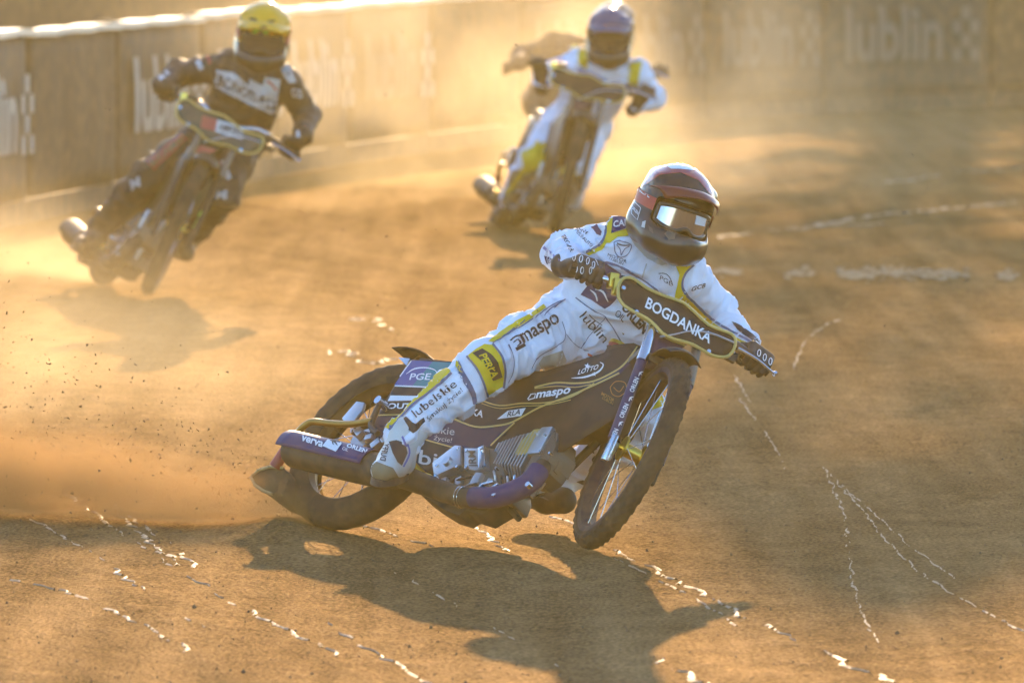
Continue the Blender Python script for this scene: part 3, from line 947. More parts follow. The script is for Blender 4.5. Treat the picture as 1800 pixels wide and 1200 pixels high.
    dz = [Lb(a, b_, -.09) for a, b_ in dpx]
    cen = np.mean(dz, 0)
    V = [cen + np.array([-.02, .05, 0])] + dz + [q + np.array([.03, .13, 0]) for q in dz]
    n_ = len(dz)
    F = [(0, 1 + (i + 1) % n_, 1 + i) for i in range(n_)] + [(1 + i, 1 + (i + 1) % n_, 1 + n_ + (i + 1) % n_, 1 + n_ + i) for i in range(n_)]
    dfl = mesh_obj('dirt_deflector', V, F, M['flap'], root); dfl.modifiers.new('thickness', 'SOLIDIFY').thickness = .006
    MB().tube(dz[7:] + dz[:4], .006, 8).build('edge_trim', M['flap_edge'], dfl)
    # engine
    eng = MB().prism(xz([(766, 842), (762, 818), (802, 788), (853, 785), (870, 788), (884, 812), (888, 845), (880, 866), (800, 870), (778, 862)], -.115), -.115, .04, .008).build('crankcase', M['alu_dark'], root)
    MB().prism(xz([(762, 815), (802, 784), (813, 785), (812, 818), (765, 840)], -.14), -.15, -.112, .006).build('timing_cover', M['alu'], eng)
    q = Lb(785, 809, -.16); MB().tube([q + np.array([0, -.004, 0]), q + np.array([0, .02, 0])], [.016, .02], 16).build('cover_bolt', M['alu'], eng)
    for a_, b_ in ((803, 820), (766, 836), (804, 788), (768, 818)):
        q = Lb(a_, b_, -.152); MB().tube([q + np.array([0, -.004, 0]), q + np.array([0, .01, 0])], .006, 8).build('screw', M['steel'], eng)
    MB().prism(xz([(816, 788), (840, 788), (853, 783), (855, 821), (836, 828), (816, 825)], -.135), -.14, -.11, .006).build('mount_plate', M['alu'], eng)
    MB().prism(xz([(842, 788), (853, 783), (855, 820), (842, 824)], -.14), -.147, -.139, .003).build('machined_pad', M['steel'], eng)
    if fine:
        ob = bvh_objs([o for o in eng.children if o.name.startswith('mount_plate')])
        word('JRM', (838, 822), (836, 792), (-13, 0), ob, [o for o in eng.children if o.name.startswith('mount_plate')][0], M['alu_dark'], .02)
    for (a_, b_, w_) in ((780, 850, .02), (808, 848, .018), (840, 842, .022), (862, 850, .016)):
        q = Lb(a_, b_, -.122); MB().box(q, (w_, .012, w_ * .8), Matrix.Rotation(.4 + a_, 3, 'Y'), .004).build('boss', M['alu'], eng)
    for (a_, b_, c_, d_) in ((845, 852, 868, 846), (838, 862, 848, 850), (850, 866, 876, 850)):
        MB().tube([Lb(a_, b_, -.14), Lb(c_, d_, -.14)], .006, 8).build('oil_line', M['steel'], eng)
    # finned cylinder (lies forward), head and rocker box
    cy = MB().prism([(.72, -.105), (.72, .02), (.95, .04), (.95, -.12)], -.07, .03, .01).build('cylinder', M['alu_dark'], root)
    fx0 = Lb(866, 800, -.11)[0]; fx1 = Lb(935, 790, -.11)[0]
    nf = 12
    for i in range(nf):
        x = fx0 + (fx1 - fx0) * i / (nf - 1)
        t = i / (nf - 1)
        top = .0 + .055 * t; bot = -.125 - .012 * t; hw = .112 + .010 * min(1, t * 2); hl = .03
        ring = [(-hw, bot + .03), (-hw, top - .012), (-hw + .014, top), (hl - .014, top), (hl, top - .012), (hl, bot + .03), (hl - .03, bot), (-hw + .035, bot)]
        f = MB().prism(ring, x - .0032, x + .0032, 0, 'yz').build('fin', M['alu'], cy, smooth=False)
    head = MB().prism([(fx1 + .012, -.13), (fx1 + .012, .045), (fx1 + .05, .058), (fx1 + .085, .045), (fx1 + .115, -.02), (fx1 + .11, -.10), (fx1 + .07, -.135)], -.112, .0, .014).build('cylinder_head', M['alu_dark'], root)
    hx = fx1
    MB().prism([(hx + .004, -.055), (hx + .004, .055), (hx + .058, .062), (hx + .060, -.048)], -.125, -.10, .006).build('rocker_cover', M['alu'], head)
    MB().prism([(hx - .058, -.062), (hx - .062, .0), (hx - .03, .045), (hx + .006, .052), (hx + .006, -.055)], -.122, -.105, .005).build('gold_cover', M['gold_trim'], head)
    for i in range(7):
        x = hx + .066 + i * .0075
        MB().prism([(-.116, -.10 + i * .005), (-.116, .05 - i * .010), (.0, .05 - i * .010), (.0, -.10 + i * .005)], x - .002, x + .002, 0, 'yz').build('fin', M['alu_dark'], head, smooth=False)
    q = Lb(980, 822, -.06); MB().box(q, (.008, .012, .022), None, .004).build('spark_plug_cap', M['alu_dark'], head)
    for (a_, b_) in ((872, 792), (872, 822), (846, 790), (848, 818), (820, 792), (820, 820), (944, 762), (958, 764), (950, 792), (966, 796)):
        q = Lb(a_, b_, -.150 if a_ < 900 else -.13); MB().tube([q + np.array([0, -.003, 0]), q + np.array([0, .012, 0])], .0055, 6).build('bolt', M['steel'], eng)
    for i, (a_, b_, c_, d_) in enumerate(((800, 846, 828, 838), (812, 858, 842, 846), (790, 856, 800, 840), (868, 828, 872, 848), (880, 836, 884, 856), (892, 838, 894, 862))):
        MB().tube([Lb(a_, b_, -.125), Lb((a_ + c_) / 2, (b_ + d_) / 2 - 2, -.14), Lb(c_, d_, -.125)], .005, 6, smooth=2).build('hose', M['alu'] if i % 2 else M['plastic'], eng)
    MB().tube([Lb(905, 836, -.135), Lb(906, 858, -.135)], .006, 8).build('stud', M['steel'], eng)
    # sump and lower parts
    MB().prism(xz([(742, 852), (742, 872), (764, 888), (788, 903), (812, 911), (824, 902), (850, 911), (880, 893), (898, 880), (880, 850), (800, 850)], -.05), -.07, .02, .012).build('primary_cover', M['pipe'], root)
    MB().tube([Lb(892, 888, -.02), Lb(912, 911, -.02)], [.013, .012], 10).build('left_footrest', M['plastic'], root)
    for i in range(7):
        q = Lb(936 + i * 4.2, 868 - i * 4.6, -.06); MB().box(q, (.0035, .012, .012), None, .002).build('link', M['steel'], head)
    # exhaust
    ep = [(1.045, -.10, -.085), (1.07, -.125, -.15), (1.03, -.14, -.215), (.94, -.14, -.25), (.80, -.14, -.256), (.62, -.16, -.236), (.50, -.19, -.222)]
    ex = MB().tube(ep, [.030, .033, .034, .035, .036, .037, .042], 18, smooth=6).build('exhaust_pipe', M['pipe'], root)
    MB().tube([tuple(np.array(q) + np.array([0, -.004, 0])) for q in [(1.062, -.115, -.115), (1.066, -.128, -.17), (1.02, -.14, -.222), (.94, -.14, -.25), (.85, -.14, -.256)]], .0375, 18, smooth=6).build('heat_shield', C['pipe'], ex)
    for a_, b_ in ((869, 868), (928, 851)):
        q = Lb(a_, b_, -.175); MB().tube([q + np.array([0, -.004, 0]), q + np.array([0, .014, 0])], .010, 12).build('shield_bolt', M['steel'], ex)
    for x in (.785, .800):
        MB().lathe([(.0365, -.002), (.040, -.002), (.040, .002), (.0365, .002)], 20).build('clamp_ring', M['steel'], ex, lambda p, x=x: np.array([x + p[1], -.14 + p[0], -.256 + p[2]]))
    sil0, sil1 = np.array([.50, -.19, -.222]), np.array([-.10, -.215, -.168])
    dr = (sil1 - sil0)
    sl = MB().tube([sil0, sil0 + dr * .06, sil0 + dr * .14, sil0 + dr * .5, sil0 + dr * .96, sil1], [.043, .052, .060, .062, .060, .050], 24).build('silencer', M['pipe'], root)
    # curved purple shield over the silencer (upper outer half)
    t = dr / np.linalg.norm(dr); e1 = np.cross(t, [0, 1, 0]); e1 /= np.linalg.norm(e1); e2 = np.cross(t, e1)
    if e1[2] < 0: e1 = -e1
    if e2[1] > 0: e2 = -e2
    V = []; F = []
    for i in range(13):
        c_ = sil0 + dr * (.26 + .76 * i / 12)
        for j in range(13):
            a = R(-18 + 140 * j / 12)
            V.append(c_ + .069 * (math.cos(a) * e2 + math.sin(a) * e1))
    for i in range(12):
        for j in range(12):
            q = i * 13 + j; F.append((q, q + 1, q + 14, q + 13))
    so = mesh_obj('silencer_shield', V, F, C['pipe'], sl); so.modifiers.new('thickness', 'SOLIDIFY').thickness = .003
    pt['sil'] = so
    # right footrest
    q = Lb(735, 828, -.17); MB().tube([q + np.array([0, .07, .0]), q + np.array([0, -.09, 0])], .017, 12).build('footrest', M['gold'], root)
    MB().tube([Lb(745, 835, -.16), Lb(757, 838, -.16), Lb(752, 852, -.15)], .009, 8, smooth=3).build('footrest_hook', M['gold'], root)
    # front end: fork, links, yokes, mudguard
    for s_ in (-1, 1):
        fk = MB().tube([bp(.130, s_ * .09, -.01), bp(.130, s_ * .09, .31)], .0185, 16).build('fork_leg', C['fork'], root, fx)
        if s_ < 0: pt['fork_r'] = fk
        else: pt['fork_l'] = fk
        MB().tube([bp(.130, s_ * .09, .31), bp(.125, s_ * .09, .35), bp(.06, s_ * .085, .56)], [.021, .019, .016], 12).build('stanchion', M['steel'] if fine and s_ < 0 else M['alu_dark'], fk, fx)
        MB().box(bp(.13, s_ * .09, -.045), (.014, .012, .05), None, .006).build('fork_end', M['steel'] if fine and s_ < 0 else M['pipe'], fk, fx)
        MB().tube([bp(.13, s_ * .085, -.08), bp(.10, s_ * .075, -.05), F0 + np.array([0, s_ * .065, 0])], [.014, .013, .015], 10).build('leading_link', M['alu'] if s_ < 0 else M['pipe'], fk, fx)
    yk = MB()
    for up in (.36, .56):
        yk.box(bp(.045, 0, up), (.06, .105, .014), Matrix.Rotation(-RAKE, 3, 'Y'), .006)
    yk.build('fork_yoke', M['alu_dark'], root, fx)
    V = []; F = []
    for i in range(15):
        a = R(62 + 92 * i / 14)
        for j in range(9):
            yy = -.062 + .124 * j / 8; rr = .392 - 6.5 * yy * yy
            V.append((F0[0] + rr * math.cos(a), yy, F0[2] + rr * math.sin(a)))
    for i in range(14):
        for j in range(8):
            q = i * 9 + j; F.append((q, q + 1, q + 10, q + 9))
    o = mesh_obj('front_mudguard', [fx(v) for v in V], F, M['plastic'], root); o.modifiers.new('thickness', 'SOLIDIFY').thickness = .005
    # number plate with trim, and lower shield
    V2, F = refine(np.array(PLATE_YU), [tuple(range(len(PLATE_YU)))], .05)
    pl = mesh_obj('front_plate', [fx(bp(.112 - .35 * a * a, a, b)) for a, b in V2], F, C['plate'], root)
    pl.modifiers.new('thickness', 'SOLIDIFY').thickness = .006
    rim = [np.array(q) for q in PLATE_YU]; cen = np.mean(rim, 0)
    rim = [q + (cen - q) / np.linalg.norm(cen - q) * .004 for q in rim]
    MB().tube([bp(.117 - .35 * a * a, a, b) for a, b in rim + [rim[0]]], .0062, 8, smooth=2).build('plate_trim', C['trim'], pl, fx)
    for a_, b_ in ((1119, 548), (1245, 618), (1097, 505)):
        y_, u_ = Ls(a_, b_, .11); MB().tube([bp(.108, y_, u_), bp(.122 - .35 * y_ * y_, y_, u_)], .0075, 10).build('plate_bolt', M['steel'], pl, fx)
    V2, F = refine(np.array(SHIELD_YU), [tuple(range(len(SHIELD_YU)))], .05)
    sh = mesh_obj('fork_shield', [fx(bp(.094, a, b)) for a, b in V2], F, C['shield'], root)
    sh.modifiers.new('thickness', 'SOLIDIFY').thickness = .005
    MB().tube([bp(.098, *Ls(a_, b_, .098)) for a_, b_ in ((1120, 553), (1138, 563), (1147, 573), (1146, 585), (1139, 612), (1130, 646))], .0065, 8, smooth=3).build('shield_trim', C['trim'], sh, fx)
    MB().tube([bp(.098, *Ls(a_, b_, .098)) for a_, b_ in ((1158, 583), (1175, 596), (1204, 607))], .004, 8, smooth=3).build('shield_trim', C['trim'], sh, fx)
    pt['plate'], pt['fshield'] = pl, sh
    # handlebar, grips, controls
    hb = MB().tube([bp(-.05, -.39, .612), bp(-.04, -.28, .628), bp(-.01, -.16, .64), bp(.02, -.06, .60), bp(.02, .06, .60), bp(-.01, .16, .64), bp(-.04, .27, .628), bp(-.05, .385, .612)], .0115, 12, smooth=6).build('handlebar', M['steel'], root, fx)
    MB().tube([bp(-.05, -.395, .612), bp(-.043, -.285, .627)], .0165, 14).build('grip', M['rubber'], hb, fx)
    MB().tube([bp(-.042, .275, .627), bp(-.05, .39, .612)], .0165, 14).build('grip', M['rubber'], hb, fx)
    th = MB()
    th.box(bp(-.03, -.243, .632), (.02, .017, .026), Matrix.Rotation(.3, 3, 'X'), .005)
    th.box(bp(.0, -.232, .60), (.014, .013, .03), Matrix.Rotation(.3, 3, 'X'), .005)
    th.build('throttle_housing', M['gold'], hb, fx)
    MB().tube([bp(-.01, -.225, .645), bp(.02, -.17, .642)], [.012, .010], 12).build('throttle_cable_end', M['plastic'], hb, fx)
    MB().tube([bp(-.005, .205, .63), bp(-.015, .29, .622)], .014, 12).build('lever_clamp', M['plastic'], hb, fx)
    a0, a1 = Ls(1297, 612, .02), Ls(1361, 657, .02)
    lv = MB().tube([bp(.02, *a0), bp(.026, *((a0 + a1) / 2 + np.array([0, .004]))), bp(.02, *a1)], [.007, .0055, .0045], 8, smooth=4)
    lv.tube([bp(.02, *(a1 - .002)), bp(.02, *(a1 + .006))], .009, 10)
    lv.build('clutch_lever', M['steel'], hb, fx)
    MB().box(bp(-.03, .24, .585), (.012, .02, .016), None, .004).build('cut_out_switch', M['plastic'], hb, fx)
    MB().tube([bp(.115, *Ls(a_, b_, .115)) for a_, b_ in ((1160, 592), (1185, 588), (1215, 582), (1250, 586), (1290, 602))], .0042, 8, smooth=4).build('clutch_cable', M['alu'], hb, fx)
    pt['root'] = root; pt['fx'] = fx; pt['tank'] = tank
    return pt
def bike_world(m, p):
    q = m @ Vector(tuple(float(x) for x in p)); return np.array(q)

C1 = dict(body=M['black'], plate=M['black'], shield=M['purple'], fork=M['purple_fork'], trim=M['gold_trim'], rim=M['rim'], rim2=M['rim_purple'], pipe=M['purple_shield'], frame=M['plastic'])
B1 = bike('speedway_motorcycle', 'black and purple speedway motorcycle with gold trim sliding in the foreground', BM1, STEER1, C1, 24, True)

# ------------------------------------------------------------------ riders
def nrm(v):
    v = np.array(v, float); return v / max(np.linalg.norm(v), 1e-9)
def frame(fwd, up):
    f_ = nrm(fwd); u = np.array(up, float); u = nrm(u - f_ * (u @ f_)); l = np.cross(u, f_)
    return np.stack([f_, l, u], 1)          # columns: forward, left, up

def body_mesh(J, res, k=.045, amp=1.0, bulk=1.0):
    pts = np.array(list(J.values()))
    sd = SDF(pts.min(0) - .24, pts.max(0) + .24, res)
    sR, sL, hR, hL = J['shR'], J['shL'], J['hipR'], J['hipL']
    pel = (hR + hL) / 2; neck = J['neck']; sc = (sR + sL) / 2
    bones = []
    def cone(a, b, ra, rb, kk=k, limb=False):
        sd.cone(a, b, ra * bulk, rb * bulk, kk)
        if limb: bones.append((np.array(a), np.array(b), (ra + rb) / 2 * bulk))
    for t in (.25, .75):
        a = hR + (hL - hR) * t; b = sR + (sL - sR) * (t * .72 + .14) - (neck - pel) * .10
        cone(a, a + (b - a) * .5, .118, .122, .06); cone(a + (b - a) * .5, b, .122, .118, .06)
    bones.append((pel, sc, .15))
    cone(hR, hL, .112, .112, .05)
    cone(sR + (sL - sR) * .1, sL + (sR - sL) * .1, .078, .078, .06)
    cone(sc, neck, .075, .068, .05); cone(neck, neck + (neck - sc) * .2 + np.array([0, 0, .05]), .062, .060, .03)
    for s_ in 'RL':
        sh, el, wr = J['sh' + s_], J['el' + s_], J['wr' + s_]
        cone(sh, el, .073, .060, k, True); cone(el, wr, .061, .043, .03, True)
        hp, kn, an = J['hip' + s_], J['kn' + s_], J['an' + s_]
        cone(hp, hp + (kn - hp) * .5, .112, .100, .05, True); cone(hp + (kn - hp) * .5, kn, .100, .080, .04, True)
        cone(kn, kn + (an - kn) * .35, .081, .080, .04, True); cone(kn + (an - kn) * .35, an, .080, .060, .03, True)
    V, Q = sd.mesh(2)
    # cloth folds: ridges that run round each limb, stronger near the joints
    N = vnormals(V, Q)
    best = np.full(len(V), 9.0); disp = np.zeros(len(V))
    for bi, (a, b, r_) in enumerate(bones):
        ab = b - a; ln = np.linalg.norm(ab); t = np.clip(((V - a) @ ab) / (ln * ln), 0, 1)
        rel = V - (a + t[:, None] * ab); d = np.linalg.norm(rel, axis=1) / r_
        u = nrm(ab); x = nrm(np.cross(u, [.3, .2, .9])); y = np.cross(u, x)
        q = np.stack([t * ln * 26 + (V @ x) * 9, (V @ x) * 11 + bi, (V @ y) * 11], 1)
        rid = 1 - np.abs(2 * noise3(q, 31 + bi) - 1)
        q2 = q * np.array([.45, .6, .6]) + 17
        w = .022 * (rid ** 2 - .35) + .020 * (noise3(q2, 51 + bi) - .5) + .006 * (np.abs(2 * noise3(q * 2.1, 71 + bi) - 1) - .5)
        w = w * (.55 + .75 * np.abs(2 * t - 1))
        m_ = d < best
        disp[m_] = w[m_]; best[m_] = d[m_]
    V = V + N * (disp * amp)[:, None]
    return V, Q

def hand_mesh(c, axis, wrist, up, res=.0042):
    """gloved hand closed round a grip: axis runs from thumb side to little finger"""
    e1 = nrm(axis); w = np.array(wrist) - c; e2 = nrm(w - e1 * (w @ e1)); e3 = nrm(np.cross(e1, e2))
    if e3 @ np.array(up) < 0: e3 = -e3
    sd = SDF(np.minimum(c, wrist) - .12, np.maximum(c, wrist) + .12, res)
    def ring(a, rho, off): return c + e1 * off + rho * (math.cos(R(a)) * e2 + math.sin(R(a)) * e3)
    wr = np.array(wrist)
    for i, (off, ln) in enumerate(((-.036, 1.0), (-.012, 1.06), (.012, 1.0), (.034, .88))):
        kn = ring(62, .046, off * 1.08)
        pip = ring(62 + 82 * ln, .040, off * 1.05); dip = ring(62 + 142 * ln, .034, off); tip = ring(62 + 190 * ln, .031, off)
        sd.cone(wr + e1 * off * .5 - nrm(w) * .01, kn, .021, .016, .018)
        sd.cone(kn, pip, .0145, .013, .004); sd.cone(pip, dip, .0128, .0115, .004); sd.cone(dip, tip, .0113, .0095, .004)
    t0 = wr + (c - wr) * .35 - e1 * .030; t1 = ring(10, .050, -.058); t2 = ring(-50, .036, -.056); t3 = ring(-105, .030, -.050)
    sd.cone(t0, t1, .019, .016, .014); sd.cone(t1, t2, .0145, .0130, .005); sd.cone(t2, t3, .0128, .0105, .004)
    sd.cone(wr + (wr - c) * .35, wr, .044, .034, .02)
    return sd.mesh(1)

def helmet(root, c, fwd, up, m_shell, m_lens, res, goggle_band=None, peak=True, scale=1.0, m_peak=None):
    Fm = frame(fwd, up)
    def w(p): return c + Fm @ (np.array(p, float) * scale)
    sd = SDF((-.22, -.17, -.19), (.24, .17, .20), res)
    sd.ell((-.012, 0, .035), (.152, .124, .132), k=.02)
    sd.ell((-.03, 0, -.045), (.125, .112, .095), k=.05)
    for s_ in (-1, 1):
        sd.cone((-.04, s_ * .074, -.070), (.075, s_ * .062, -.080), .045, .042, .07)
        sd.cone((.075, s_ * .060, -.088), (.124, s_ * .020, -.086), .042, .038, .06)
        sd.cone((.02, s_ * .098, .095), (-.11, s_ * .06, .10), .02, .02, .03)
    sd.cone((.126, -.018, -.092), (.126, .018, -.092), .038, .038, .06)
    sd.cone((.150, 0, -.070), (.150, 0, -.120), .018, .016, .03)
    sd.cone((.07, 0, -.128), (.118, 0, -.130), .022, .016, .03)
    sd.box((.17, 0, .000), (.12, .106, .047), .022, k=.006, cut=True)
    sd.ell((-.03, 0, -.20), (.105, .085, .10), k=.02, cut=True)
    sd.ell((.0, 0, -.01), (.115, .092, .09), k=.01, cut=True)
    V, Q = sd.mesh(3)
    Vw = np.array([w(v) for v in V]) if len(V) < 10 else c + (V * scale) @ Fm.T
    h = world_mesh('helmet', Vw, Q, m_shell, root)
    # goggles: curved lens, frame tube, strap
    V = []; F = []; na, nz_ = 25, 9
    def lens_pt(a, z_): return (.022 + .112 * math.cos(a) + .0, .108 * math.sin(a), z_ - .004 + .10 * (1 - math.cos(a)) * 0)
    for i in range(na):
        a = R(-62 + 124 * i / (na - 1))
        zr = .040 * (1 - .35 * abs(i / (na - 1) * 2 - 1) ** 3)
        for j in range(nz_):
            t = j / (nz_ - 1) * 2 - 1
            z_ = zr * t
            if t < 0: z_ += .018 * math.exp(-(a / .22) ** 2) * (-t)
            V.append(w(lens_pt(a, z_)))
    for i in range(na - 1):
        for j in range(nz_ - 1):
            q = i * nz_ + j; F.append((q, q + nz_, q + nz_ + 1, q + 1))
    lens = world_mesh('goggle_lens', np.array(V), F, m_lens, h)
    edge = [V[i * nz_ + nz_ - 1] for i in range(na)] + [V[(na - 1) * nz_ + j] for j in range(nz_ - 2, -1, -1)] + [V[i * nz_] for i in range(na - 2, -1, -1)] + [V[j] for j in range(1, nz_)]
    mb = MB().tube(edge, .0075 * scale, 8)
    world_mesh('goggle_frame', np.array(mb.v), mb.f, M['goggle'], h)
    V = []; F = []
    n_ = 40
    for i in range(n_ + 1):
        a = R(58 + 244 * i / n_)
        for j, dz in enumerate((-.021, .021)):
            ca, sa = math.cos(a), math.sin(a)
            V.append(w((-.012 + .1575 * ca, .1295 * sa, .012 + dz + .012 * (1 - ca) * .5)))
    for i in range(n_): F.append((2 * i, 2 * i + 1, 2 * i + 3, 2 * i + 2))
    st = world_mesh('goggle_strap', np.array(V), F, goggle_band or M['goggle'], h)
    # peak
    pk = None
    if peak:
        V = []; F = []
        nu, nv = 9, 17
        for i in range(nu):
            u = i / (nu - 1)
            for j in range(nv):
                v = j / (nv - 1) * 2 - 1
                a = R(78 * v) * (1 - .25 * u)
                r0 = np.array([-.012 + .158 * math.cos(a) * .80, .1285 * math.sin(a), .098 - .036 * abs(v) ** 1.5])
                tip = np.array([.192 - .085 * v * v, .112 * math.sin(a), .086 - .040 * v * v])
                q = r0 * (1 - u) + tip * u + np.array([0, 0, .014 * math.sin(math.pi * u)])
                V.append(w(q))
        for i in range(nu - 1):
            for j in range(nv - 1):
                q = i * nv + j; F.append((q, q + 1, q + nv + 1, q + nv))
        pk = world_mesh('peak', np.array(V), F, m_peak or m_shell, h)
        pk.modifiers.new('thickness', 'SOLIDIFY').thickness = .004
    return h, lens, st, pk

def boot(root, name, knee, ankle, heel, toe, m_top, m_sole, res=.006, steel=None):
    pts = np.array([knee, ankle, heel, toe])
    sd = SDF(pts.min(0) - .12, pts.max(0) + .12, res)
    top = ankle + (knee - ankle) * .42
    sd.cone(top, ankle, .058, .050, .02); sd.cone(ankle, heel, .050, .044, .03)
    mid = (heel + toe) / 2 + (ankle - (heel + toe) / 2) * .12
    sd.cone(heel, mid, .044, .046, .02); sd.cone(mid, toe, .046, .040, .02); sd.cone(ankle, mid, .046, .042, .05)
    V, Q = sd.mesh(1)
    b = world_mesh(name, V, Q, m_top, root)
    # sole strip under the foot
    dn = nrm((heel + toe) / 2 - ankle); ft = nrm(toe - heel); dn = nrm(dn - ft * (dn @ ft)); sd_ = np.cross(ft, dn)
    Vs = []; Fs = []; n_ = 28
    for lay_ in (.026, .050):
        for i in range(n_):
            a = 2 * math.pi * i / n_
            ln = np.linalg.norm(toe - heel) / 2 + .045
            Vs.append((heel + toe) / 2 + ft * math.cos(a) * ln + sd_ * math.sin(a) * .047 + dn * lay_)
    for i in range(n_): Fs.append((i, (i + 1) % n_, n_ + (i + 1) % n_, n_ + i))
    Fs += [tuple(range(n_ - 1, -1, -1)), tuple(range(n_, 2 * n_))]
    world_mesh('sole', np.array(Vs), Fs, m_sole, b, sharp=40)
    if steel is not None:
        sd2 = SDF(pts.min(0) - .14, pts.max(0) + .14, res)
        sd2.cone(heel + dn * .018, (heel + toe) / 2 + dn * .02, .050, .054, .02); sd2.cone((heel + toe) / 2 + dn * .02, toe + dn * .016 + ft * .02, .054, .047, .02)
        V2, Q2 = sd2.mesh(1)
        world_mesh('steel_shoe', V2, Q2, steel, b)
    return b, (V, Q)

def rider(label, J, cfg, res, base, hres, bike_pt, bm):
    root = empty('person', Matrix.Translation(base), label, 'person')
    V, Q = body_mesh(J, res, amp=cfg.get('amp', 1.0), bulk=cfg.get('bulk', 1.0))
    suit = world_mesh('suit', V, Q, cfg['suit'], root)
    out = dict(root=root, suit=suit, bvh=bvh_of(V, Q))
    fx = bike_pt['fx']
    for s_, sg in (('R', -1), ('L', 1)):
        c = bike_world(bm, fx(bp(-.046, sg * .332, .620)))
        g2 = bike_world(bm, fx(bp(-.05, sg * .39, .612)))
        gV, gQ = hand_mesh(c, g2 - c, J['wr' + s_], cfg['hand_up'], hres)
        g = world_mesh('glove', gV, gQ, cfg['glove'], root)
        out['glove' + s_] = g; out['gb' + s_] = bvh_of(gV, gQ)
    for s_ in 'RL':
        b, bm_ = boot(root, 'boot', J['kn' + s_], J['an' + s_], J['he' + s_], J['to' + s_], cfg['boot'] if s_ == 'R' else cfg.get('bootL', cfg['boot']), cfg['sole'], hres * 1.5, M['pipe'] if s_ == 'L' else None)
        out['boot' + s_] = b; out['bb' + s_] = bvh_of(*bm_)
    h, lens, st, pk = helmet(root, J['head'], cfg['look'], cfg['hup'], cfg['helm'], cfg['lens'], cfg.get('helm_res', .006), cfg.get('strap'), cfg.get('peak', True), cfg.get('hs', 1.0), cfg.get('m_peak'))
    out.update(helmet=h, lens=lens, strap=st, peak=pk)
    # stand collar
    sc = (J['shR'] + J['shL']) / 2
    return out

# ---- the leading rider
J1 = dict(neck=P(1148, 440, 29.38), shR=P(1072, 428, 29.40), elR=P(988, 443, 29.58), wrR=P(1001, 470, 29.18),
          shL=P(1205, 482, 29.36), elL=P(1268, 556, 29.52), wrL=P(1318, 618, 29.27),
          hipR=P(990, 577, 29.46), hipL=P(1068, 606, 29.62), knR=P(853, 642, 29.12), anR=P(712, 764, 28.99),
          knL=P(1136, 742, 29.40), anL=P(1012, 826, 29.72), head=P(1184, 376, 29.24),
          heR=P(706, 812, 29.02), toR=P(672, 826, 28.86), heL=P(945, 862, 29.78), toL=P(990, 872, 29.64))
cfg1 = dict(suit=M['white'], glove=M['glove'], boot=M['boot_white'], bootL=M['boot_white'], sole=M['boot_dark'], helm=M['helm_black'], lens=M['lens'],
            look=(.36, -.92, -.16), hup=(.33, 0, .94), hand_up=(0, -.3, 1), helm_res=.005, strap=M['red'], m_peak=M['helm_deep_red'], hs=1.03)
R1 = rider('rider in white suit and red-black helmet leaning low over the foreground motorcycle', J1, cfg1, .0068, (.05, 29.45, 0), .0042, B1, BM1)

